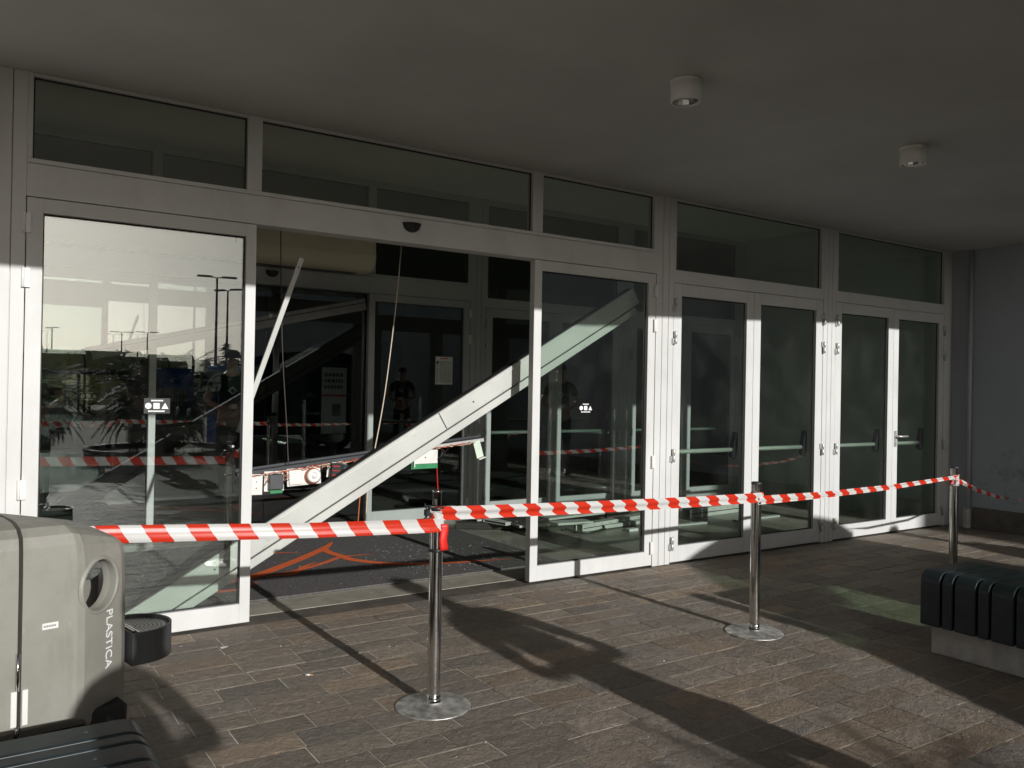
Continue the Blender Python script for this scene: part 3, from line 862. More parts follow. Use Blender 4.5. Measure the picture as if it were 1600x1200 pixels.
# wiring along the rail
def wig(pts, amp, n=40, seed=0):
    r_ = random.Random(seed); out = []
    pts = [Vector(p) for p in pts]
    for i in range(len(pts) - 1):
        for k in range(n // (len(pts) - 1)):
            t = k / (n // (len(pts) - 1))
            p = pts[i].lerp(pts[i + 1], t)
            out.append(p + Vector((r_.uniform(-amp, amp), r_.uniform(-amp, amp) * .5, r_.uniform(-amp, amp))))
    out.append(pts[-1])
    return out
for i, (mt2, nm) in enumerate(((M_RED, 'red_wire'), (M_WIREW, 'cream_wire'), (M_WIREB, 'dark_wire'), (M_COPPER, 'copper_wire'))):
    b = MB(); rr = random.Random(40 + i)
    b.tube(wig([TO @ Vector((-.01, -.035, -.02)), TO @ Vector((.45, -.035, -.012 - .004 * i)), TO @ Vector((.9, -.032, -.012)), TO @ Vector((1.65, -.034, -.014))], .007, 90, i), .0016 if i == 0 else .0028, 6)
    for q in range(1 if i == 0 else 5):
        s0 = rr.choice((.06, .2, .46, .48, .62, .66, .8, 1.12, 1.36)); dz = rr.uniform(-.1, -.03)
        b.tube([TO @ Vector((s0, -.03, -.012)), TO @ Vector((s0 + rr.uniform(-.03, .03), -.06, dz * .6)), TO @ Vector((s0 + rr.uniform(-.04, .04), -.05, dz)), TO @ Vector((s0 + rr.uniform(.02, .08), -.034, dz * .5))], .0024, 6)
    b.build(nm, mt2, op)
# curled wire ends
def curl(c, r, turns, y):
    return [(c[0] + r * (1 - .03 * i) * math.cos(.5 * i), y + .004 * i, c[1] + r * (1 - .02 * i) * math.sin(.5 * i)) for i in range(int(turns * 12.5))]
b = MB()
b.tube(curl((2.505, .80), .055, 1.3, .5), .0022, 6); b.tube(curl((2.47, .73), .03, 1.1, .52), .0022, 6)
b.tube([(2.44, .5, .93), (2.46, .5, .85), (2.505, .5, .745)], .0022, 6)
b.build('curled_wire', M_COPPER, op)
b = MB(); b.tube([(2.46, .5, .79), (2.49, .505, .80)], [.010, .018], 8); b.build('green_connector', M_GREEN, op)

def cable(name, label, pts, r, mt2):
    mb = MB(); P = []
    for i in range(len(pts) - 1):
        p0 = Vector(pts[max(i - 1, 0)]); p1 = Vector(pts[i]); p2 = Vector(pts[i + 1]); p3 = Vector(pts[min(i + 2, len(pts) - 1)])
        for k in range(6):
            t = k / 6
            P.append(.5 * ((2 * p1) + (p2 - p0) * t + (2 * p0 - 5 * p1 + 4 * p2 - p3) * t * t + (3 * p1 - p0 - 3 * p2 + p3) * t ** 3))
    P.append(Vector(pts[-1]))
    mb.tube(P, r, 8)
    return tag(mb.build(name, mt2), label, 'cable', 'cables hanging in the entrance')
cable('hanging_cable', 'dark brown cable hanging from the header to the torn door drive', [(1.728, .5, 2.40), (1.735, .5, 2.1), (1.755, .5, 1.6), (1.79, .49, 1.1), (1.797, .47, .87)], .0035, M_WIREB)
cable('hanging_cable', 'cream cable hanging slanted from the middle of the header, passing behind the fallen beam', [(2.597, .5, 2.40), (2.56, .5, 1.95), (2.49, .5, 1.35), (2.418, .5, .938), (2.385, .52, .70), (2.374, .52, .50)], .0042, M_WIREW)
cable('hanging_cable', 'orange and cream cable end dangling below the fallen beam, left of the slanted cable', [(2.33, .52, .86), (2.337, .52, .76), (2.325, .525, .60), (2.318, .53, .44)], .0045, M_COPPER)
cable('hanging_cable', 'bright red cord hanging straight down from the white circuit box', [(2.905, .49, .87), (2.913, .49, .75), (2.925, .49, .60)], .0032, M_RED)

# notice on the inner glass
no = thing('paper_notice', 'white printed notice sheet taped to the inner glass panel above the fallen beam', 'notice', (4.29, YI + .02, 1.45))
b = MB(); b.box(4.185, 4.392, YI + .0285, YI + .0300, 1.418, 1.712); b.build('sheet', M_PAPER, no)
b = MB(); z = 1.66
r_ = random.Random(3)
while z > 1.435:
    q = 4.235
    while q < 4.375:
        l = r_.uniform(.012, .05); b.box(q, min(q + l, 4.38), YI + .0275, YI + .0284, z, z + .0042); q += l + .005
    b.box(4.195, 4.195 + r_.uniform(.015, .03), YI + .0275, YI + .0284, z, z + .0042)
    z -= .0115
b.build('printed_line', M_INK, no)
b = MB(); b.box(4.24, 4.34, YI + .0275, YI + .0284, 1.688, 1.698); b.build('red_heading', M_RED, no)
b = MB(); b.prism([(4.195, 1.640), (4.225, 1.640), (4.222, 1.672), (4.208, 1.655), (4.200, 1.668)], YI + .0272, YI + .0283); b.build('pictogram', M_BLACK, no)

# debris on the vestibule floor
def profile(name, label, p, q, wd, h, z0, mt2=M_ALU, slots=True, grp='broken door pieces on the vestibule floor'):
    P = Vector((p[0], p[1], z0)); Q = Vector((q[0], q[1], z0 if len(q) < 3 else q[2]))
    d = (Q - P); Ln = d.length; d.normalize(); sde = Vector((-d.y, d.x, 0)).normalized(); upv = d.cross(sde)
    if upv.z < 0: upv = -upv; sde = -sde
    T = Matrix((d, sde, upv)).transposed().to_4x4(); T.translation = P
    t = thing(name, label, 'door profile', tuple(P), 0, grp)
    mb = MB(); th = .006
    mb.box(0, Ln, -wd / 2, wd / 2, 0, th, T=T); mb.box(0, Ln, -wd / 2, -wd / 2 + th, th, h, T=T); mb.box(0, Ln, wd / 2 - th, wd / 2, th, h, T=T); mb.box(0, Ln, -wd / 2 + th, wd / 2 - th, h - th, h, T=T)
    mb.build('profile_shell', mt2, t, bevel=.002)
    if slots:
        mb = MB(); mb.box(.01, Ln - .01, -wd / 2 - .001, -wd / 2 + .0005, h * .42, h * .52, T=T); mb.box(.01, Ln - .01, -.004, .004, h - .0005, h + .001, T=T)
        mb.build('gasket_slot', M_RUBBER, t)
        mb = MB()
        for k in range(int(Ln / .12)): mb.tube([T @ Vector((.06 + .12 * k, -wd / 2 - .002, h * .75)), T @ Vector((.06 + .12 * k, -wd / 2 + .001, h * .75))], .005, 6)
        mb.build('screw_hole', M_BLACK, t)
    return t
profile('door_profile', 'dark bundle of hollow door profiles with ragged cut ends, lying behind the right fixed panel', (4.10, 2.25), (5.10, 1.62), .10, .065, .002, simple('bronze_profile', (.05, .045, .04), .45, .2))
profile('door_profile', 'long pale rail with screw holes, lowest of the heap behind the right fixed panel', (5.06, 1.52), (6.45, 1.80), .09, .075, .002)
profile('door_profile', 'slim pale bar lying crosswise on top of the heap of broken door pieces', (4.55, 2.1, .09), (6.55, 2.02), .07, .045, .09)
profile('door_profile', 'wide flat pale panel edge at the back of the heap near the inner glass', (4.4, 2.5), (6.2, 2.45), .32, .05, .002)
profile('door_profile', 'pale rail with bright torn end on the floor behind the first hinged door', (6.66, 1.66), (7.55, 1.74), .11, .10, .002)
profile('door_profile', 'low flat strip on the floor, nearest the first hinged door', (5.75, 1.33), (6.62, 1.30), .06, .018, .002, M_ALU, False)
profile('door_profile', 'short flat strip lying behind the second hinged door', (6.95, 1.22), (7.70, 1.26), .06, .018, .002, M_ALU, False)
profile('door_profile', 'pale sheet-like door panel tilted on the left part of the heap', (4.35, 1.95, .07), (5.35, 2.2), .30, .03, .07)
profile('door_profile', 'pale square rail at the right end of the heap behind the first hinged door', (5.7, 2.15, .02), (7.1, 2.35), .10, .09, .02)
profile('door_profile', 'long flat greenish white strip across the middle of the heap', (4.7, 1.78, .10), (6.35, 1.93), .14, .02, .10, M_ALU, False)
profile('door_profile', 'pale wide profile lying along the inner glass behind the second hinged door', (6.6, 2.5), (8.1, 2.42), .22, .07, .002)
profile('door_profile', 'pale torn strip propped on the dark profiles, leftmost of the heap', (4.45, 1.72, .07), (5.25, 1.60), .16, .022, .07, M_ALU, False)
profile('door_profile', 'wide pale board in front of the crazed safety glass', (5.35, 1.62, .01), (6.15, 1.70), .26, .035, .012, M_ALU, False)
mg = MB(); vs = []; fs = []
r_ = random.Random(11)
nx, ny = 22, 9
for j in range(ny + 1):
    for i in range(nx + 1):
        vs.append((5.55 + .85 * i / nx + .06 * math.sin(j), 1.86 + .30 * j / ny, .14 + .03 * math.sin(i * .7) + .025 * math.cos(j * 1.1) + r_.uniform(-.006, .006)))
for j in range(ny):
    for i in range(nx):
        a = j * (nx + 1) + i
        fs.append((a, a + 1, a + nx + 2, a + nx + 1))
mg.add(vs, fs)
o = mg.build('shattered_pane', simple('crazed_glass', (.34, .42, .38), .25, 0, .6, 90, .8), recalc=False)
sm = o.modifiers.new('thick', 'SOLIDIFY'); sm.thickness = .008
tag(o, 'sagging sheet of crazed safety glass lying over the heap of door pieces', 'broken pane')
cable('floor_cable', 'black cable looping on the floor in front of the heap of broken door pieces', [(4.95, 1.60, .03), (5.0, 1.46, .012), (5.136, 1.40, .012), (5.40, 1.52, .014), (5.569, 1.72, .05), (5.75, 1.9, .12), (6.1, 2.0, .17)], .012, M_BLACK)['group'] = 'loose cables on the floor'
b = MB(); b.box(5.50, 5.62, 1.28, 1.35, .001, .03); tag(b.build('plastic_fragment', M_WHITE, bevel=.005), 'small white plastic fragment on the vestibule floor beside the right fixed panel', 'fragment')
# glass crumbs
b = MB(); r_ = random.Random(5)
for i in range(750):
    k = r_.random()
    if k < .35: x, y = r_.gauss(3.3, .45), r_.gauss(1.1, .35)
    elif k < .5: x, y = r_.gauss(1.2, .3), r_.gauss(.9, .35)
    else: x, y = r_.uniform(.3, 7.5), r_.uniform(.25, 2.75)
    if not (-.5 < x < 8.5 and .2 < y < 2.8): continue
    z = .013 if (.55 < x < 4.05 and .47 < y < 2.45) else .0005
    s_ = r_.uniform(.0014, .0046); a = r_.uniform(0, 6.28); h = s_ * r_.uniform(.5, 1.1)
    p = [(x + s_ * math.cos(a + q * 2.1), y + s_ * math.sin(a + q * 2.1), z) for q in range(3)] + [(x + r_.uniform(-.5, .5) * s_, y, z + h)]
    b.add(p, [(0, 1, 3), (1, 2, 3), (2, 0, 3), (0, 2, 1)])
o = b.build('broken_glass', M_CRYSTAL); tag(o, 'scattered crumbs of broken safety glass on the mat and vestibule floor', 'glass crumbs', kind='stuff')

# bistro table beyond the inner doors, notice stands in the hall
t = thing('bistro_table', 'tall round one-legged table standing in the dim hall behind the inner doors', 'table', (7.75, 4.45, 0))
b = MB(); b.lathe([(0, .80), (.34, .80), (.35, .785), (.34, .77), (.05, .765)], (7.75, 4.45), 32); b.build('table_top', M_ALU, t)
b = MB(); b.tube([(7.75, 4.45, .03), (7.75, 4.45, .765)], .03, 14); b.build('leg', M_CHROME, t)
b = MB(); b.lathe([(.25, 0), (.25, .012), (.06, .03), (0, .032)], (7.75, 4.45), 28); b.build('base', M_STEELW, t)
t = thing('notice_stand', 'pale upright notice board standing in the dark hall left of the inner panel', 'notice board', (4.13, 5.6, 0))
b = MB(); b.box(3.96, 4.30, 5.58, 5.60, .75, 1.62); b.build('board', M_PAPER, t)
b = MB(); b.box(4.08, 4.18, 5.58, 5.62, 0, .75); b.build('post', M_DKSTEEL, t)
b = MB()
for i, z in enumerate((1.50, 1.42, 1.34)):
    q = 3.99
    while q < 4.24:
        l = r_.uniform(.02, .05); b.box(q, q + l, 5.577, 5.5795, z, z + .045); q += l + .012
b.build('printed_line', M_INK, t)
b = MB(); b.box(3.965, 4.295, 5.577, 5.5795, 1.24, 1.262); b.build('red_band', M_RED, t)
b = MB(); b.box(4.10, 4.22, 5.577, 5.5795, .98, 1.14); b.build('printed_picture', M_INK, t)

# ------------------------------------------------------------------ ceiling lamps
def ceiling_lamp(x, y, label):
    t = thing('ceiling_lamp', label, 'ceiling lamp', (x, y, 2.95), 0, 'cylindrical ceiling lamps', world=False)
    b = MB(); b.lathe([(.079, -.002), (.079, -.014), (.074, -.016), (.076, -.018), (.076, -.106), (.070, -.110), (.066, -.108), (.064, -.06)], n=40); b.build('housing', M_WHITE, t)
    b = MB(); b.lathe([(.064, -.102), (.058, -.07), (.04, -.04), (.015, -.022), (0, -.020)], n=12, sm=False); b.build('reflector', M_CHROME, t)
    b = MB(); b.tube([(-.02, 0, -.065), (.03, 0, -.065)], .012, 12); b.build('bulb', M_WHITE, t)
    return t
L1 = ceiling_lamp(3.0, -1.86, 'nearer white cylindrical ceiling lamp with mirrored reflector, above the fixed glass panel')
L2 = copy_tree(L1); L2.location = (4.95, -1.9, 2.95); L2['label'] = 'farther white cylindrical ceiling lamp, above the hinged doors near the side wall'

# ------------------------------------------------------------------ barrier posts
def post(label):
    t = thing('barrier_post', label, 'barrier post', (0, 0, 0), 0, 'polished steel barrier posts', world=False)
    b = MB(); b.lathe([(0, .0), (.163, .0), (.165, .003), (.161, .006), (.10, .009), (.045, .012), (.038, .014), (.033, .022)], n=48); b.build('base_plate', M_STEELW, t)
    b = MB(); n = 40; prof = [(.0285, .03), (.0285, .866)]
    b.lathe(prof, n=n); b.lathe([(.0305, .03), (.0305, .05), (.0285, .052)], n=n); b.build('tube', M_CHROME, t)
    b = MB(); b.lathe([(.0287, .862), (.0296, .863), (.0296, .874), (.026, .876), (.024, .870), (0, .870)], n=32); b.build('cap', M_DKSTEEL, t)
    b = MB(); b.box(-.004, .004, -.0292, -.027, .12, .84, T=Matrix.Rotation(.5, 4, 'Z')); b.build('slot', M_RUBBER, t)
    return t
post1 = post('nearest steel barrier post, with a black clip, clear socket and red tape tail on top')
post2 = copy_tree(post1); post2['label'] = 'middle steel barrier post, standing clear in front of the hinged doors'
post3 = copy_tree(post1); post3['label'] = 'far steel barrier post partly hidden behind the ribbed bench'
post1.location = (1.751, -1.637, 0); post2.location = (3.876, -1.614, 0); post3.location = (6.13, -1.56, 0)
post1.rotation_euler.z = .0; post2.rotation_euler.z = .25; post3.rotation_euler.z = -.3
b = MB(); b.lathe([(.0, .874), (.040, .874), (.041, .866), (.040, .858), (.030, .857)], n=28); b.build('collar', M_BLACK, post1)
b = MB(); b.lathe([(.019, .876), (.019, .935)], n=20); b.build('sign_socket', glass_mat('smoky_plastic', .06, (.35, .33, .32)), post1)
b = MB(); b.lathe([(.019, .935), (.021, .937), (.021, .944), (.017, .945), (.016, .936)], n=20); b.build('socket_ring', M_CHROME, post1)
b = MB(); b.tube([(-.006, 0, .876), (-.007, 0, .905)], .007, 10); b.build('socket_pin', M_WHITE, post1)
b = MB(); b.box(-.058, -.030, -.012, .012, .835, .862); b.tube([(-.05, -.01, .86), (-.062, -.014, .872), (-.064, -.012, .892)], .004, 6); b.tube([(-.05, -.006, .84), (-.064, -.012, .825), (-.06, -.014, .81)], .006, 6)
b.build('belt_clip', M_BLACK, post1, bevel=.002)
b = MB(); b.lathe([(.0288, .676), (.036, .678), (.036, .688), (.0288, .69)], n=28); b.build('ring', M_BLACK, post1)

# ------------------------------------------------------------------ barrier tape
def tape(label, pts, widths, u0=0.0, fold=.0, twist=None, seed=0, wave=.004, n_per=26):
    """vertical ribbon through pts (points of its centre line)"""
    P = []; W = []; TW = []
    tw = twist or [0] * len(pts)
    for i in range(len(pts) - 1):
        for k in range(n_per):
            t = k / n_per
            P.append(Vector(pts[i]).lerp(Vector(pts[i + 1]), t)); W.append(widths[i] * (1 - t) + widths[i + 1] * t); TW.append(tw[i] * (1 - t) + tw[i + 1] * t)
    P.append(Vector(pts[-1])); W.append(widths[-1]); TW.append(tw[-1])
    r_ = random.Random(seed); ph = [r_.uniform(0, 6.28) for _ in range(4)]
    nc = 9; vs = []; fs = []; uvs = []
    s = u0
    for i, p in enumerate(P):
        if i: s += (p - P[i - 1]).length
        d = (P[min(i + 1, len(P) - 1)] - P[max(i - 1, 0)]).normalized()
        nrm = d.cross(Vector((0, 0, 1))).normalized(); upv = nrm.cross(d)
        a = TW[i]
        vdir = upv * math.cos(a) + nrm * math.sin(a); ndir = nrm * math.cos(a) - upv * math.sin(a)
        for k in range(nc):
            v = k / (nc - 1) - .5
            off = wave * (math.sin(6.5 * v + 1.7 * s + ph[0]) + .6 * math.sin(15 * v + .8 * s + ph[1])) + fold * math.sin(v * 2 * PI)
            vs.append(p + vdir * v * W[i] + ndir * off); uvs.append((s, -v * .07 * (1 + 0 * fold) + .012 * math.sin(9 * v + ph[2]) * (1 if fold else .2)))
    for i in range(len(P) - 1):
        for k in range(nc - 1):
            a = i * nc + k
            fs.append((a, a + 1, a + nc + 1, a + nc))
    me = bpy.data.meshes.new('barrier_tape'); me.from_pydata([tuple(v) for v in vs], [], fs)
    uvl = me.uv_layers.new(name='uv')
    for lp in me.loops: uvl.data[lp.index].uv = uvs[lp.vertex_index]
    for p in me.polygons: p.use_smooth = True
    me.materials.append(M_TAPE)
    o = bpy.data.objects.new('barrier_tape', me); COL.objects.link(o)
    return tag(o, label, 'barrier tape', 'red and white barrier tapes')
tape('red and white tape stretched from behind the waste bin to the nearest steel post', [(-.35, -1.46, .862), (-.1, -1.47, .858), (.5, -1.53, .838), (1.2, -1.625, .811), (1.70, -1.670, .797), (1.752, -1.672, .796), (1.786, -1.640, .797)], [.066, .066, .066, .062, .060, .060, .060], u0=.06, wave=.0022, seed=1)
tape('red and white tape stretched from the nearest steel post to the middle one', [(1.715, -1.645, .846), (1.752, -1.672, .846), (1.80, -1.668, .844), (2.6, -1.652, .815), (3.3, -1.646, .797), (3.84, -1.648, .789), (3.905, -1.640, .790), (3.91, -1.61, .79)], [.058, .060, .060, .060, .058, .056, .055, .055], u0=.03, fold=.006, seed=2, wave=.002)
tape('narrow folded red and white tape from the middle steel post to the far one', [(3.86, -1.646, .772), (3.92, -1.645, .772), (4.5, -1.62, .765), (5.3, -1.60, .774), (6.10, -1.592, .802), (6.165, -1.575, .804)], [.050, .050, .040, .034, .026, .026], u0=.02, fold=.004, seed=3, wave=.003)
tape('sagging twisted tape running from the far steel post towards the side wall', [(6.10, -1.592, .765), (6.17, -1.585, .765), (6.45, -1.575, .68), (6.75, -1.565, .615), (7.05, -1.555, .575), (7.5, -1.54, .545), (8.2, -1.53, .57), (8.93, -1.5, .68)], [.035, .035, .028, .026, .012, .026, .026, .028], u0=.05, fold=.003, twist=[0, 0, .3, .5, 1.4, .3, .2, 0], seed=4, wave=.002)
def wrap(name, parent, z0, z1, r, u, tail=None, mt2=M_TAPE):
    n = 28; vs = []; fs = []; uv = []
    for k in range(n + 1):
        a = 2 * PI * k / n
        for j in range(5):
            z = z0 + (z1 - z0) * j / 4
            rr = r + .0016 * math.sin(7 * a + j * 1.3)
            vs.append((rr * math.cos(a), rr * math.sin(a), z)); uv.append((u + a * r, -(j / 4 - .5) * .06))
    for k in range(n):
        for j in range(4): q = k * 5 + j; fs.append((q, q + 5, q + 6, q + 1))
    me = bpy.data.meshes.new(name); me.from_pydata(vs, [], fs); l = me.uv_layers.new(name='uv')
    for lp in me.loops: l.data[lp.index].uv = uv[lp.vertex_index]
    for p in me.polygons: p.use_smooth = True
    me.materials.append(mt2)
    o = bpy.data.objects.new(name, me); COL.objects.link(o); o.parent = parent
    return o
wrap('tape_wrap', post1, .785, .852, .0325, .02)
wrap('tape_wrap', post2, .775, .815, .0325, .02)
wrap('tape_wrap', post3, .735, .815, .0325, .05)
b = MB()
vs = []; fs = []
for i in range(9):
    z = .80 - .115 * i / 8
    hw = .016 + .006 * i / 8
    for k in range(5):
        v = k / 4 - .5
        vs.append((.018 + v * 2 * hw + .003 * math.sin(i), -.036 - .004 * math.sin(5 * v + i * .3) - .002 * (1 - i / 8), z))
for i in range(8):
    for k in range(4): q = i * 5 + k; fs.append((q, q + 1, q + 6, q + 5))
b.add(vs, fs, 0, True); o = b.build('red_tail', M_RED, post1, recalc=False)
m_ = o.modifiers.new('t', 'SOLIDIFY'); m_.thickness = .0012
b = MB(); vs = [(-.03, -.028, .77), (-.055, -.034, .745), (-.06, -.03, .752), (-.034, -.026, .782)]
b.add(vs, [(0, 1, 2, 3)]); o = b.build('tape_end', M_RED, post3, recalc=False); m_ = o.modifiers.new('t', 'SOLIDIFY'); m_.thickness = .0015
b = MB(); vs = [(.028, -.012, .83), (.045, -.02, .80), (.04, -.018, .775), (.026, -.016, .79)]
b.add(vs, [(0, 1, 2, 3)]); o = b.build('tape_end', M_RED, post2, recalc=False); m_ = o.modifiers.new('t', 'SOLIDIFY'); m_.thickness = .0015

# ------------------------------------------------------------------ benches
def bench(label):
    t = thing('ribbed_bench', label, 'bench', (0, 0, 0), 0, 'ribbed benches on concrete bases', world=False)
    wd = .52; zt = .452; zb = .160; rc = .06
    mb = MB(); y = 0.0; k = 0
    def prof(off):
        p = [(off, zb), (off, zt - rc)]
        for i in range(1, 7):
            a = PI / 2 * i / 6
            p.append((off + (rc) * (1 - math.cos(a)), zt - off - rc + rc * math.sin(a)))
        for i in range(0, 7):
            a = PI / 2 * i / 6
            p.append((wd - off - rc + rc * math.sin(a), zt - off - rc + rc * math.cos(a)))
        p += [(wd - off, zb)]
        return p
    while y > -1.85:
        wdt = .108 if k % 2 == 0 else .056
        pr = prof(0.0); inn = [(min(max(x, .05), wd - .05), min(z, zt - .05)) for x, z in pr]
        n = len(pr)
        y0, y1 = y, y - wdt
        vs = [(x, y0, z) for x, z in pr] + [(x, y1, z) for x, z in pr] + [(x, y0, z) for x, z in inn] + [(x, y1, z) for x, z in inn]
        fs = []
        for i in range(n - 1):
            fs.append((i, i + 1, n + i + 1, n + i)); fs.append((i, 2 * n + i, 2 * n + i + 1, i + 1)); fs.append((n + i, n + i + 1, 3 * n + i + 1, 3 * n + i))
        fs.append((0, n, 3 * n, 2 * n)); fs.append((n - 1, 3 * n - 1, 4 * n - 1, 2 * n - 1))
        mb.add(vs, fs, 0, False)
        y -= wdt + .011; k += 1
    ye = y + .011
    seat = mb.build('ribbed_seat', M_BENCH, t, bevel=.007, seg=3)
    b = MB(); b.box(.03, wd - .03, ye + .01, -.01, .2, zt - .055); b.build('seat_core', M_RUBBER, t)
    b = MB(); x0, x1 = .062, wd - .062
    pr = [(-.03, 0), (-.52, 0), (-.50, .06), (-.72, .06), (-.72, 0), (ye + .03, 0), (ye + .03, .22), (-.03, .22)]
    n = len(pr)
    b.add([(x0, y_, z_) for y_, z_ in pr] + [(x1, y_, z_) for y_, z_ in pr], [tuple(range(n)), tuple(range(2 * n - 1, n - 1, -1))] + [(k2, (k2 + 1) % n, (k2 + 1) % n + n, k2 + n) for k2 in range(n)])
    b.build('concrete_base', M_CONC, t, bevel=.006)
    yy = -.054; kk = 0; bm_ = None
    while yy > ye + .05:
        for xx in (.15, wd - .15):
            if bm_ is None:
                b = MB(); b.lathe([(.006, -.001), (.005, .0015), (0, .002)], (0, 0), 10); o = b.build('bolt_head', M_ASH, t); bm_ = o.data
            else:
                o = bpy.data.objects.new('bolt_head', bm_); COL.objects.link(o); put(o, t)
            o.location = (xx, yy, zt)
        yy -= .186
    return t
bn = bench('dark ribbed bench on a pale notched concrete base, hiding the far post foot')
bn2 = copy_tree(bn)
bn.location = (4.36, -2.33, 0)
bn2.location = (-.07, -2.30, 0); bn2['label'] = 'dark ribbed bench in the bottom left corner, just in front of the waste bin'

# ------------------------------------------------------------------ waste bin
bin_ = thing('waste_bin', 'grey olive double recycling bin lettered PLASTICA, with a round hole and side ashtray', 'waste bin', (.17, -1.875, 0), math.atan2(.2, .98), world=False)
def shell(mirror):
    base = [(.006, 0), (.165, 0), (.19, .006), (.345, .115), (.368, .15), (.375, .20), (.375, .38), (.33, .45), (.006, .45)]
    cx_, cy_ = .17, .22
    rings = [(.31, 1.0, 0), (.34, 1.005, 0), (.60, 1.0, 0), (.80, .985, 0), (.87, .955, 0), (.905, .90, 0), (.930, .78, 0), (.944, .55, 0), (.948, .25, 0)]
    vs = []; fs = []; n = len(base)
    for z, s, _ in rings:
        for x, y in base:
            xx = .006 + (x - .006) * s if x > .006 else .006
            # lower shoulder towards the outer side
            sh = max(0, (x - .165) / .21)
            if z < .32: z = z - .10 * min(1, sh)
            zz = z - (.055 * sh if z > .8 else 0) * min(1, (z - .8) / .1 if z > .8 else 0)
            yy = cy_ + (y - cy_) * (.5 + .5 * s if s > .8 else s * .75 + .3 * s)
            vs.append((-xx if mirror else xx, yy, zz))
    for i in range(len(rings) - 1):
        for k in range(n):
            fs.append((i * n + k, i * n + (k + 1) % n, (i + 1) * n + (k + 1) % n, (i + 1) * n + k))
    fs.append(tuple(range(n))[::-1]); fs.append(tuple((len(rings) - 1) * n + k for k in range(n)))
    mb = MB(); mb.add(vs, fs, 0, False)
    return mb
sh1 = shell(False).build('bin_shell', M_BIN)
sh2 = shell(True).build('bin_shell', M_BIN)
def boolean(o, cut):
    md = o.modifiers.new('b', 'BOOLEAN'); md.operation = 'DIFFERENCE'; md.object = cut; md.solver = 'EXACT'
    dg = bpy.context.evaluated_depsgraph_get(); dg.update()
    me = bpy.data.meshes.new_from_object(o.evaluated_get(dg))
    o.modifiers.remove(md); old = o.data; o.data = me
    bpy.data.meshes.remove(old); cm = cut.data; bpy.data.objects.remove(cut); bpy.data.meshes.remove(cm)
def bin_holes(o, s):
    c = MB(); ins = [(.03, .025), (.16, .025), (.185, .032), (.33, .135), (.348, .16), (.352, .20), (.352, .37), (.32, .425), (.03, .425)]
    k_ = len(ins)
    c.add([(s * x, y, .34) for x, y in ins] + [(s * x, y, .80) for x, y in ins] + [(s * (.15 + (x - .15) * .8), .22 + (y - .22) * .8, .865) for x, y in ins], [tuple(range(k_))[::-1], tuple(range(2 * k_, 3 * k_))] + [(q + r0, (q + 1) % k_ + r0, (q + 1) % k_ + k_ + r0, q + k_ + r0) for r0 in (0, k_) for q in range(k_)])
    boolean(o, c.build('cut', M_BIN))
    fdir = Vector((s * .575, -.818, 0)).normalized()
    cc = Vector((s * .250, .047, .716))
    zc = fdir; xc = Vector((0, 0, 1)).cross(zc).normalized(); yc = zc.cross(xc)
    T = Matrix((xc, yc, zc)).transposed().to_4x4(); T.translation = cc
    c = MB(); c.lathe([(.001, -.09), (.083, -.09), (.083, .006), (.098, .03), (.098, .2), (.001, .2)], n=40, T=T)
    k = c.build('cut', M_BIN); boolean(o, k)
    b2 = Vector((s * .6, .8, 0)).normalized(); x2 = Vector((0, 0, 1)).cross(b2).normalized()
    T2_ = Matrix((x2, b2.cross(x2), b2)).transposed().to_4x4(); T2_.translation = Vector((s * .30, .42, .745))
    c = MB(); c.lathe([(.001, -.08), (.095, -.08), (.095, .2), (.001, .2)], n=40, T=T2_)
    boolean(o, c.build('cut', M_BIN))
    me = o.data
    for p in me.polygons: p.use_smooth = False
    md = o.modifiers.new('edge', 'BEVEL'); md.width = .010; md.segments = 3; md.limit_method = 'ANGLE'; md.angle_limit = R(28)
    put(o, bin_)
    return T
T1 = bin_holes(sh1, 1); T2 = bin_holes(sh2, -1)
# rim ring of the opening
for T, nm in ((T1, 0), (T2, 1)):
    b = MB(); b.lathe([(.0825, -.05), (.084, .0), (.088, .004), (.094, .002), (.098, -.008)], n=40, T=T)
    b.build('hole_rim', M_BIN, sh1 if nm == 0 else sh2)
b = MB(); b.box(-.34, .34, .03, .42, 0, .309); b.build('base', M_BINDK, bin_, bevel=.01)
b = MB(); b.box(-.0055, .0055, .05, .40, .31, .88); b.build('gap_seal', M_BINDK, bin_)
b = MB(); b.box(-.024, -.007, -.012, .0, .33, .44); b.box(.007, .024, -.012, .0, .33, .44); b.build('hinge_plate', M_WHITE, bin_, bevel=.002)
b = MB(); b.tube([(-.006, -.008, .44), (-.006, -.008, .555)], .006, 10); b.tube([(-.006, -.008, .30), (-.006, -.008, .33)], .006, 10); b.build('hinge_pin', M_CHROME, bin_)
b = MB(); b.box(.062, .108, -.0015, -.0002, .612, .632); lb = b.build('label_plate', M_WHITE, bin_)
b = MB(); q = .066
while q < .100:
    b.box(q, q + .003, -.0022, -.0016, .619, .625); q += .0045
b.build('label_print', M_INK, lb)
# lettering down the chamfer
fd = Vector((.575, -.818, 0)).normalized()
tx = Vector((0, 0, -1)); tz = fd; ty = tz.cross(tx)
T = Matrix((tx, ty, tz)).transposed().to_4x4(); T.translation = Vector((.288, .0745, .525)) + fd * .0012
me = text_mesh('PLASTICA', .046)
mesh_obj(me, 'lettering', M_STICK, sh1, T @ Matrix.Diagonal((1.0, 1.0, 1, 1)))
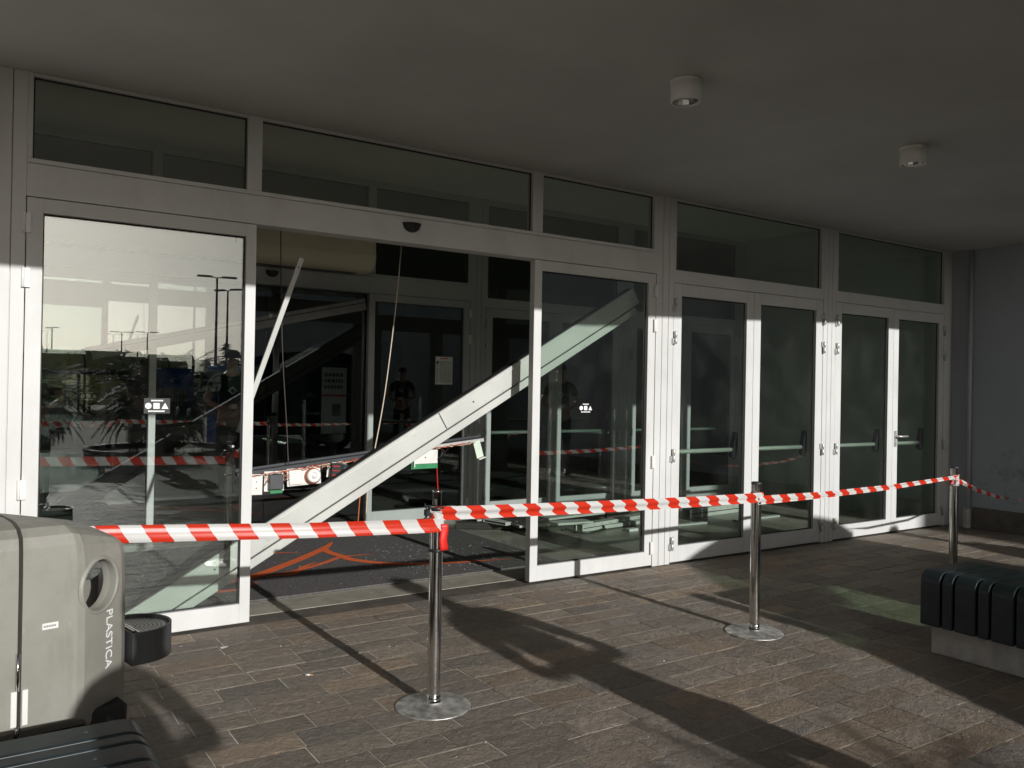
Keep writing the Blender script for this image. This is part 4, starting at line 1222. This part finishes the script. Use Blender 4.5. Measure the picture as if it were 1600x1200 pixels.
# ashtray
b = MB()
def half_round(r, off, z0, z1):
    pts = [(.376, .30 + 0)]
    pts = []
    for i in range(17):
        a = -PI / 2 + PI * i / 16
        pts.append((.376 + off + (r * .95) * math.cos(a), .235 + r * math.sin(a)))
    return pts
def extr(pts, z0, z1, mb):
    n = len(pts); mb.add([(x, y, z0) for x, y in pts] + [(x, y, z1) for x, y in pts], [tuple(range(n))[::-1], tuple(range(n, 2 * n))] + [(k, (k + 1) % n, (k + 1) % n + n, k + n) for k in range(n)])
P_ = half_round(.135, .055, 0, 0)
P_ = [(.377, .10)] + P_ + [(.377, .37)]
extr(P_, .402, .500, b)
# rim wall
Pi = [(.385, .108)] + half_round(.127, .055, 0, 0) + [(.385, .362)]
n = len(P_)
b.add([(x, y, .5003) for x, y in P_] + [(x, y, .515) for x, y in P_] + [(x, y, .515) for x, y in Pi] + [(x, y, .5003) for x, y in Pi],
      [(k, (k + 1) % n, n + (k + 1) % n, n + k) for k in range(n)] + [(n + k, n + (k + 1) % n, 2 * n + (k + 1) % n, 2 * n + k) for k in range(n)] + [(2 * n + k, 2 * n + (k + 1) % n, 3 * n + (k + 1) % n, 3 * n + k) for k in range(n)])
ash = b.build('ashtray', M_ASH, bin_)
b = MB()
r_ = .108
for ring in range(1, 9):
    rr = .015 * ring
    cnt = max(4, int(PI * rr / .015))
    for k in range(cnt + 1):
        a = -PI / 2 + PI * k / cnt
        x, y = .425 + rr * math.cos(a) * .95, .235 + rr * math.sin(a)
        b.lathe([(.0048, .5035), (0, .5036)], (x, y), 8)
hp = MB(); Pg = [(.412, .122)] + [(.412 + .132 * math.cos(-PI / 2 + PI * i / 16), .235 + .124 * math.sin(-PI / 2 + PI * i / 16)) for i in range(17)] + [(.412, .348)]
hp.add([(x, y, .503) for x, y in Pg], [tuple(range(len(Pg)))])
gp = hp.build('grate_plate', M_ALUPLAIN, ash, recalc=False)
b.build('grate_hole', M_BLACK, ash, recalc=False)
b = MB(); b.box(.386, .392, .118, .352, .5, .520); b.box(.405, .411, .120, .350, .501, .513); b.build('grate_bar', M_CHROME, ash)

# litter on the pavement
b = MB(); b.add([(-.02, -.008, .002), (.02, -.01, .0035), (.022, .008, .002), (-.018, .010, .005)], [(0, 1, 2, 3)])
o = b.build('paper_scrap', M_PAPER, recalc=False); m_ = o.modifiers.new('t', 'SOLIDIFY'); m_.thickness = .001; o.location = (1.187, -.367, 0); o.rotation_euler.z = .4
tag(o, 'white scrap of paper lying on the paving in front of the left fixed panel', 'litter')
b = MB(); b.tube([(-.015, 0, .005), (.008, 0, .005)], .004, 8, 0); b.tube([(.008, 0, .005), (.02, 0, .005)], .0041, 8, 1)
o = b.build('cigarette_butt', [M_PAPER, simple('filter_paper', (.55, .27, .08), .8)]); o.location = (1.418, -1.0, 0); o.rotation_euler.z = -.6
tag(o, 'cigarette butt on the paving left of the nearest post', 'litter')

b = MB(); r_ = random.Random(21)
for i in range(240):
    x, y = r_.uniform(.4, 7.5), r_.uniform(-3.2, -.1); s_ = r_.uniform(.0015, .0045) * (1.7 if r_.random() < .06 else 1); a = r_.uniform(0, 6.28)
    p = [(x + s_ * math.cos(a + q * 2.1), y + s_ * math.sin(a + q * 2.1), .001) for q in range(3)] + [(x, y, .001 + s_)]
    b.add(p, [(0, 1, 3), (1, 2, 3), (2, 0, 3), (0, 2, 1)])
tag(b.build('paving_grit', simple('pale_grit', (.55, .52, .46), .8)), 'pale grit and glass chips scattered over the paving', 'grit', kind='stuff')

# ------------------------------------------------------------------ outside, behind the viewpoint (seen in the panes, and casting the shade)
def leaflet_frond(mb, base, az, el, L, curve, wid, mi, r_):
    n = 11; p = Vector(base); pts = []
    e = el
    for i in range(n + 1):
        pts.append(p.copy())
        d = Vector((math.cos(az) * math.cos(e), math.sin(az) * math.cos(e), math.sin(e)))
        p = p + d * (L / n); e -= curve / n
    mb.tube(pts, [.012 * (1 - i / (n + 1)) + .003 for i in range(n + 1)], 5, mi, cap=False)
    side = Vector((-math.sin(az), math.cos(az), 0))
    for i in range(2, n + 1):
        for q in range(3):
            pp = pts[i - 1].lerp(pts[i], q / 3)
            t = (i + q / 3) / n
            ll = wid * (math.sin(PI * min(1, t * .85 + .15)) * .8 + .2)
            fw = (pts[i] - pts[i - 1]).normalized()
            for s in (-1, 1):
                tip = pp + (side * s * .75 + fw * .65 + Vector((0, 0, .25 - .5 * r_.random()))).normalized() * ll
                nb = fw * .012
                mb.add([pp - nb, pp + nb, tip], [(0, 1, 2)], mi)
def palm(label, loc, h, L, nf, seed, grp):
    t = thing('palm_tree', label, 'palm tree', loc, 0, grp, world=False)
    r_ = random.Random(seed)
    b = MB(); pts = [(0, 0, 0)] + [(.02 * math.sin(i), 0, h * i / 8) for i in range(1, 9)]
    b.tube(pts, [.17, .16, .15, .17, .15, .17, .16, .18, .13], 14)
    for i in range(60):
        a = r_.uniform(0, 6.28); z = r_.uniform(.1, h)
        b.add([(.14 * math.cos(a - .25), .14 * math.sin(a - .25), z), (.14 * math.cos(a + .25), .14 * math.sin(a + .25), z), (.22 * math.cos(a), .22 * math.sin(a), z + .12)], [(0, 1, 2)])
    b.build('trunk', M_TRUNK, t)
    b = MB()
    for i in range(nf):
        leaflet_frond(b, (0, 0, h), r_.uniform(0, 6.28), r_.uniform(-.6, 1.0), L * r_.uniform(.75, 1.1), r_.uniform(.5, 1.3), .34, 0, r_)
    b.build('crown', M_FROND, t, recalc=False)
    b = MB()
    for i in range(nf // 3):
        leaflet_frond(b, (0, 0, h - .1), r_.uniform(0, 6.28), r_.uniform(-1.1, -.5), L * .6, .4, .18, 0, r_)
    b.build('dry_skirt', M_DRYFROND, t, recalc=False)
    return t
pal = palm('bushy palm in the round planter facing the entrance, mirrored in the left panel', (2.75, -9.3, .22), 1.0, 1.2, 190, 1, 'palms on the forecourt')
pal2 = copy_tree(pal); pal2.location = (1.2, -13.4, .05); pal2.rotation_euler.z = 2.0; pal2['label'] = 'second palm farther out on the forecourt, mirrored at the left edge of the left panel'
pp = thing('round_planter', 'wide low dark round planter holding the palm, mirrored in the left panel', 'planter', (2.75, -9.3, 0))
b = MB(); b.lathe([(1.0, 0), (1.10, .05), (1.15, .30), (1.15, .34), (1.08, .34), (1.07, .25), (0, .25)], (2.75, -9.3), 48); b.build('bowl', M_CORTEN, pp)
b = MB(); b.lathe([(1.06, .255), (.6, .27), (0, .28)], (2.75, -9.3), 32); b.build('soil', M_SOIL, pp)

def street_lamp(label, x, y, h, rz):
    t = thing('street_lamp', label, 'street lamp', (x, y, 0), rz, 'twin headed street lamps', world=False)
    b = MB(); b.tube([(0, 0, 0), (0, 0, h * .5), (0, 0, h)], [.11, .085, .06], 10); b.build('pole', M_DKSTEEL, t)
    for s in (-1, 1):
        b = MB(); b.tube([(0, 0, h), (.35 * s, 0, h + .04)], .035, 6); b.box(min(.3 * s, 1.15 * s), max(.3 * s, 1.15 * s), -.14, .14, h + .01, h + .12); b.build('lamp_head', M_DKSTEEL, t)
    return t
s1 = street_lamp('tallest twin headed lamp post mirrored at the right of the left panel', 13.2, -48, 7.85, .1)
for (x, y, l, rz) in ((15.7, -55, 'twin headed lamp post just right of the tallest one in the left panel', 1.0), (16.6, -90, 'distant twin headed lamp post mirrored in the middle of the left panel', .2), (14.4, -92, 'distant twin headed lamp post mirrored left of the middle of the left panel', .2), (7.7, -90, 'small far lamp post mirrored at the left edge of the left panel', 1.2)):
    c = copy_tree(s1); c.location = (x, y, 0); c.rotation_euler.z = rz; c['label'] = l
    if y < -60: c.scale = (1, 1, .83)
def shelter(label, x, y, L):
    t = thing('bus_shelter', label, 'shelter', (x, y, 0), 0, 'arched shelters', world=False)
    R_ = 1.05; hz = 1.75
    b = MB(); vs = []; fs = []
    for i in range(13):
        a = PI * i / 12
        for xx in (0, L): vs.append((xx, -R_ * math.cos(a), hz + .95 * math.sin(a)))
    for i in range(12): fs.append((2 * i, 2 * i + 1, 2 * i + 3, 2 * i + 2))
    b.add(vs, fs, 0, True); o = b.build('barrel_roof', M_POLY, t, recalc=False); m_ = o.modifiers.new('t', 'SOLIDIFY'); m_.thickness = .03
    for xx in (0, L / 2, L):
        b = MB(); b.tube([(xx, -R_ * math.cos(PI * i / 14), hz + .97 * math.sin(PI * i / 14)) for i in range(15)], .045, 6)
        for s in (-1, 1): b.tube([(xx, s * R_, 0), (xx, s * R_, hz)], .05, 8)
        b.build('arch_frame', M_DKSTEEL, t)
    b = MB(); b.box(0, L, -R_ - .05, -R_ + .05, hz - .1, hz + .05); b.box(0, L, R_ - .05, R_ + .05, hz - .1, hz + .05); b.build('side_beam', M_DKSTEEL, t)
    for k in range(2):
        b = MB(); b.box(L * k / 2 + .08, L * (k + 1) / 2 - .08, -R_ - .012, -R_ + .012, .25, hz - .12); b.build('side_panel', M_POLY, t)
    return t
a1 = shelter('arched shelter with milky barrel roof mirrored in the middle of the left panel', 5.0, -38.5, 4.6)
a2 = copy_tree(a1); a2.location = (2.2, -36, 0); a2['label'] = 'arched shelter mirrored at the far left of the left panel'
a3 = copy_tree(a1); a3.location = (7.6, -46, 0); a3['label'] = 'rear arched shelter mirrored behind the others in the left panel'
vm = thing('vending_kiosk', 'blue vending kiosk with rows of bottles mirrored at the right edge of the left panel', 'kiosk', (4.9, -13.3, 0))
b = MB(); b.box(4.5, 5.35, -13.8, -13.0, .02, 1.75); b.build('cabinet', M_BLUE, vm, bevel=.03)
b = MB(); b.box(4.56, 5.2, -13.0, -12.985, .25, 1.2); b.build('front_window', M_ASH, vm)
b = MB()
for r0 in range(5):
    for c0 in range(7): b.lathe([(.03, .30 + .18 * r0), (.03, .40 + .18 * r0), (.01, .44 + .18 * r0)], (4.62 + .085 * c0, -12.96), 8)
b.build('bottle_row', M_POLY, vm)
# conifer and tree line
def conifer(label, x, y, h):
    t = thing('conifer', label, 'tree', (x, y, 0), 0, None, world=False)
    r_ = random.Random(int(x * 10)); b = MB(); b.tube([(0, 0, 0), (0, 0, h)], [.2, .03], 8); b.build('trunk', M_TRUNK, t)
    b = MB()
    for i in range(700):
        f = r_.random() ** .8; z = .8 + (h - .8) * f; rad = (1 - f) * 2.0 + .1; a = r_.uniform(0, 6.28); q = rad * math.sqrt(r_.random())
        lay = math.sin(z * 5) * .12
        c = Vector((q * math.cos(a), q * math.sin(a), z - .25 * q + lay)); s_ = r_.uniform(.12, .32)
        d = Vector((math.cos(a), math.sin(a), -.2)); sd_ = Vector((-math.sin(a), math.cos(a), r_.uniform(-.3, .3)))
        b.add([c - d * s_, c + sd_ * s_ * .5, c + d * s_ * 1.4, c - sd_ * s_ * .5], [(0, 1, 2, 3)])
    b.build('crown', M_CONIF, t, recalc=False)
    return t
conifer('dark layered conifer mirrored at the right of the left panel', 19.6, -70, 4.9)
b = MB(); r_ = random.Random(9)
for i in range(9000):
    x = r_.uniform(-40, 90); h = 2.6 + 1.2 * math.sin(x * .21) + .8 * math.sin(x * .57 + 1) + (1.2 if x > 20 else 0)
    z = r_.uniform(0, 1) ** .7 * h; y = -110 + r_.uniform(-4, 4)
    s_ = r_.uniform(.25, .7); a = Vector((r_.uniform(-1, 1), r_.uniform(-1, 1), r_.uniform(-1, 1))).normalized() * s_; c = Vector((r_.uniform(-1, 1), r_.uniform(-1, 1), r_.uniform(-1, 1))).normalized() * s_
    p = Vector((x, y, z)); b.add([p - a, p + c, p + a], [(0, 1, 2)])
tag(b.build('treeline', M_LEAF, recalc=False), 'dark far tree line along the edge of the car park', 'trees', kind='stuff')

# parked van whose shade falls on the hinged doors
car = thing('parked_van', 'small dark rounded van parked beyond the right bench, shading the hinged doors', 'van', (5.6, -6.75, 0))
yl, yr = -7.5, -6.0
def body_loft(prof, inset, mb, y0, y1):
    n = len(prof)
    ys = [(y0, inset), (y0 + .10, 0), (y1 - .10, 0), (y1, inset)]
    cx_ = sum(p[0] for p in prof) / n; cz_ = sum(p[1] for p in prof) / n
    vs = []
    for y, s in ys:
        for x, z in prof: vs.append((x + (cx_ - x) * s, y, z + (cz_ - z) * s))
    fs = [tuple(range(n))[::-1], tuple(3 * n + k for k in range(n))]
    for i in range(3):
        for k in range(n): fs.append((i * n + k, i * n + (k + 1) % n, (i + 1) * n + (k + 1) % n, (i + 1) * n + k))
    mb.add(vs, fs, 0, False)
b = MB(); body_loft([(3.76, .34), (3.68, .62), (3.80, .86), (4.04, 1.05), (4.22, 1.20), (4.6, 1.21), (7.44, 1.21), (7.48, .95), (7.48, .55), (7.42, .32)], .02, b, yl, yr)
body = b.build('body', M_CARPAINT, car, bevel=.03, seg=2)
b = MB(); body_loft([(4.98, 1.80), (5.25, 1.92), (5.48, 2.0), (5.7, 2.05), (6.3, 2.10), (6.8, 2.09), (7.1, 2.03), (7.36, 1.90), (7.30, 1.86), (7.05, 1.98), (6.8, 2.03), (6.3, 2.04), (5.75, 1.99), (5.3, 1.86), (5.04, 1.76)], .01, b, yl + .08, yr - .08)
b.build('roof', M_CARPAINT, car)
for yy in (yl + .07, yr - .07):
    sgn = 1 if yy < -6.7 else -1
    for (xa, xb, zb_) in ((5.75, 5.78, 2.0), (6.75, 6.77, 2.04), (7.42, 7.33, 1.9)):
        b = MB(); b.tube([(xa, yy - .03 * sgn, 1.2), (xb, yy + .03 * sgn, zb_)], .035, 6); b.build('window_pillar', M_CARPAINT, car)
for nm, vs in (('windscreen', [(4.20, yl + .05, 1.2), (4.20, yr - .05, 1.2), (4.36, yr - .06, 1.39), (4.74, yr - .08, 1.65), (5.0, yr - .1, 1.785), (5.0, yl + .1, 1.785), (4.74, yl + .08, 1.65), (4.36, yl + .06, 1.39)]), ('rear_window', [(7.43, yl + .05, 1.2), (7.43, yr - .05, 1.2), (7.33, yr - .1, 1.88), (7.33, yl + .1, 1.88)]),
               ('side_window', [(4.22, yr - .045, 1.2), (5.46, yr - .045, 1.2), (5.46, yr - .09, 1.92), (5.03, yr - .09, 1.78), (4.76, yr - .075, 1.65), (4.38, yr - .06, 1.39)]), ('side_window', [(4.22, yl + .045, 1.2), (5.46, yl + .045, 1.2), (5.46, yl + .09, 1.92), (5.03, yl + .09, 1.78), (4.76, yl + .075, 1.65), (4.38, yl + .06, 1.39)])):
    b = MB(); b.add(vs, [tuple(range(len(vs)))]); o = b.build(nm, M_CARGLASS, car, recalc=False); m_ = o.modifiers.new('t', 'SOLIDIFY'); m_.thickness = .005
for yy in (yl + .05, yr - .05):
    d_ = .045 if yy < -6.7 else -.045
    b = MB(); b.add([(5.46, yy, 1.2), (7.41, yy, 1.2), (7.32, yy + d_, 1.87), (6.8, yy + d_, 2.03), (5.7, yy + d_, 2.0), (5.46, yy + d_, 1.93)], [tuple(range(6))])
    o = b.build('side_panel', M_CARPAINT, car, recalc=False); m_ = o.modifiers.new('t', 'SOLIDIFY'); m_.thickness = .02
for x in (4.45, 6.75):
    for y in (yl + .02, yr - .20):
        T = Matrix.Translation((x, y, .34)) @ Matrix.Rotation(R(-90), 4, 'X')
        b = MB(); b.lathe([(.18, 0), (.30, .0), (.34, .03), (.34, .15), (.30, .18), (.18, .18)], n=28, T=T); wl = b.build('wheel', M_RUBBER, car)
        b = MB(); b.lathe([(0, .02), (.18, .03), (.20, .0)], n=20, T=T); b.lathe([(0, .16), (.18, .15), (.20, .18)], n=20, T=T); b.build('rim', M_ALUPLAIN, wl)
for y0_, y1_ in ((yr - .02, yr + .14), (yl - .14, yl + .02)):
    b = MB(); b.box(4.28, 4.40, y0_, y1_, 1.22, 1.55); b.build('wing_mirror', M_CARPAINT, car, bevel=.03, seg=2)
for y in (yl + .25, yr - .25):
    b = MB(); b.lathe([(.10, 0), (.09, .03), (0, .045)], n=20, T=Matrix.Translation((3.76, y, .78)) @ Matrix.Rotation(R(-80), 4, 'Y')); b.build('headlight', M_CRYSTAL, car)

# people standing outside
def person(label, loc, rz, cap=True):
    t = thing('person', label, 'person', loc, rz, None, world=False)
    V = {}
    def skin(name, verts, edges, radii, mt2, sub=2, parent=t):
        me = bpy.data.meshes.new(name); me.from_pydata(verts, edges, [])
        o = bpy.data.objects.new(name, me); COL.objects.link(o); o.parent = parent
        md = o.modifiers.new('skin', 'SKIN'); sv = me.skin_vertices[0].data if me.skin_vertices else None
        if sv is None:
            bm = bmesh.new(); bm.from_mesh(me); bm.verts.layers.skin.verify(); bm.to_mesh(me); bm.free(); sv = me.skin_vertices[0].data
        for i, r in enumerate(radii): sv[i].radius = (r, r) if not isinstance(r, tuple) else r
        sv[0].use_root = True
        md.use_smooth_shade = True
        s_ = o.modifiers.new('sub', 'SUBSURF'); s_.levels = 1; s_.render_levels = sub
        me.materials.append(mt2)
        return o
    # facing +y ; body: pelvis root, torso, neck, head, arms bent with hands before the belt, legs
    v = [(0, 0, .95), (0, 0, 1.12), (0, .005, 1.32), (0, -.01, 1.46), (0, 0, 1.54), (0, .012, 1.62), (0, .012, 1.70)]
    e = [(0, 1), (1, 2), (2, 3), (3, 4), (4, 5), (5, 6)]
    rad = [(.155, .11), (.145, .10), (.165, .115), (.10, .08), .052, (.072, .09), (.072, .088)]
    for s in (-1, 1):
        o_ = len(v)
        v += [(.18 * s, -.01, 1.43), (.29 * s, -.02, 1.17), (.15 * s, .2, 1.09), (.10 * s, .235, 1.09)]
        e += [(3, o_), (o_, o_ + 1), (o_ + 1, o_ + 2), (o_ + 2, o_ + 3)]
        rad += [.062, .045, .028, (.035, .018)]
        o_ = len(v)
        v += [(.10 * s, 0, .86), (.11 * s, .015, .50), (.115 * s, -.02, .10), (.125 * s, .10, .045)]
        e += [(0, o_), (o_, o_ + 1), (o_ + 1, o_ + 2), (o_ + 2, o_ + 3)]
        rad += [.088, .058, .04, .038]
    body = skin('body', v, e, rad, M_SKIN)
    tv = [(0, 0, 1.0), (0, 0, 1.14), (0, .006, 1.32), (0, -.008, 1.45)]
    te = [(0, 1), (1, 2), (2, 3)]; tr2 = [(.168, .125), (.158, .115), (.178, .13), (.11, .09)]
    for s in (-1, 1):
        o_ = len(tv); tv += [(.185 * s, -.01, 1.43), (.255 * s, -.017, 1.26)]; te += [(3, o_), (o_, o_ + 1)]; tr2 += [.075, .065]
    skin('shirt', tv, te, tr2, M_CLOTH)
    pv = [(0, 0, .97)]; pe = []; pr2 = [(.165, .125)]
    for s in (-1, 1):
        o_ = len(pv); pv += [(.10 * s, 0, .86), (.112 * s, .012, .50), (.118 * s, -.015, .10)]; pe += [(0, o_), (o_, o_ + 1), (o_ + 1, o_ + 2)]; pr2 += [.098, .07, .058]
    skin('trousers', pv, pe, pr2, M_CLOTH)
    for s in (-1, 1):
        fv = []; fe = []; fr = []
        for k in range(4):
            b0 = len(fv); y = .225 + .0; z = 1.115 - .018 * k
            fv += [(.09 * s, y, z), (.055 * s, .255, z), (.03 * s, .258, z - .004), (.018 * s - .004 * k * s, .245, z - .006)]
            fe += [(b0, b0 + 1), (b0 + 1, b0 + 2), (b0 + 2, b0 + 3)]; fr += [.010, .009, .008, .007]
        b0 = len(fv); fv += [(.10 * s, .225, 1.12), (.08 * s, .225, 1.145), (.06 * s, .235, 1.16)]; fe += [(b0, b0 + 1), (b0 + 1, b0 + 2)]; fr += [.012, .010, .008]
        # separate chains joined at a knuckle
        for k in range(1, 5): fe.append((0, 4 * k))
        skin('hand', fv, fe, fr, M_SKIN, 1, body)
        b = MB(); b.box(.085 * s - .05, .085 * s + .05, -.07, .17, .0, .07); o = b.build('shoe', M_BLACK, t, bevel=.03, seg=3); o.location.x = .04 * s
        b = MB(); b.lathe([(.018, 0), (.012, .012), (0, .014)], n=10, T=Matrix.Translation((.078 * s, .01, 1.655)) @ Matrix.Rotation(R(90 * s), 4, 'Y')); b.build('ear', M_SKIN, body)
        b = MB(); b.lathe([(0, .008), (.009, .004), (.010, 0)], n=10, T=Matrix.Translation((.03 * s, .098, 1.672)) @ Matrix.Rotation(R(-90), 4, 'X')); b.build('eye', M_BLACK, body)
    b = MB(); b.add([(-.014, .098, 1.635), (.014, .098, 1.635), (0, .125, 1.638), (0, .1, 1.67)], [(0, 1, 2), (0, 2, 3), (1, 3, 2), (0, 3, 1)]); b.build('nose', M_SKIN, body)
    b = MB(); b.box(-.022, .022, .092, .101, 1.603, 1.609); b.build('mouth', M_RED, body)
    b = MB(); b.lathe([(.094, 1.695), (.097, 1.72), (.085, 1.765), (.05, 1.79), (0, 1.797)], (0, .005), 24)
    hair = b.build('cap' if cap else 'hair', M_CLOTH, t)
    if cap:
        b = MB(); b.box(-.06, .06, .085, .17, 1.70, 1.708); b.build('peak', M_CLOTH, hair, bevel=.02)
    b = MB(); b.lathe([(.055, 0), (.05, .002), (.03, .002), (.028, 0)], n=4, T=Matrix.Translation((0, .128, 1.30)) @ Matrix.Rotation(R(-90), 4, 'X')); b.build('chest_emblem', M_PAPER, t)
    b = MB(); b.box(-.045, .045, .245, .275, 1.085, 1.145); b.tube([(.0, .27, 1.115), (.0, .31, 1.115)], .024, 14); b.build('camera', M_ALUPLAIN, t, bevel=.004)
    return t
person('person in black cap and dark shirt, mirrored in the inner glass panel', (8.05, -5.75, 0), .55)

person('bystander in dark clothes standing on the forecourt behind the viewpoint', (2.76, -5.35, 0), .2, cap=False)
person('photographer in dark clothes standing just behind the viewpoint by the waste bin', (.66, -5.35, 0), .1, cap=False)
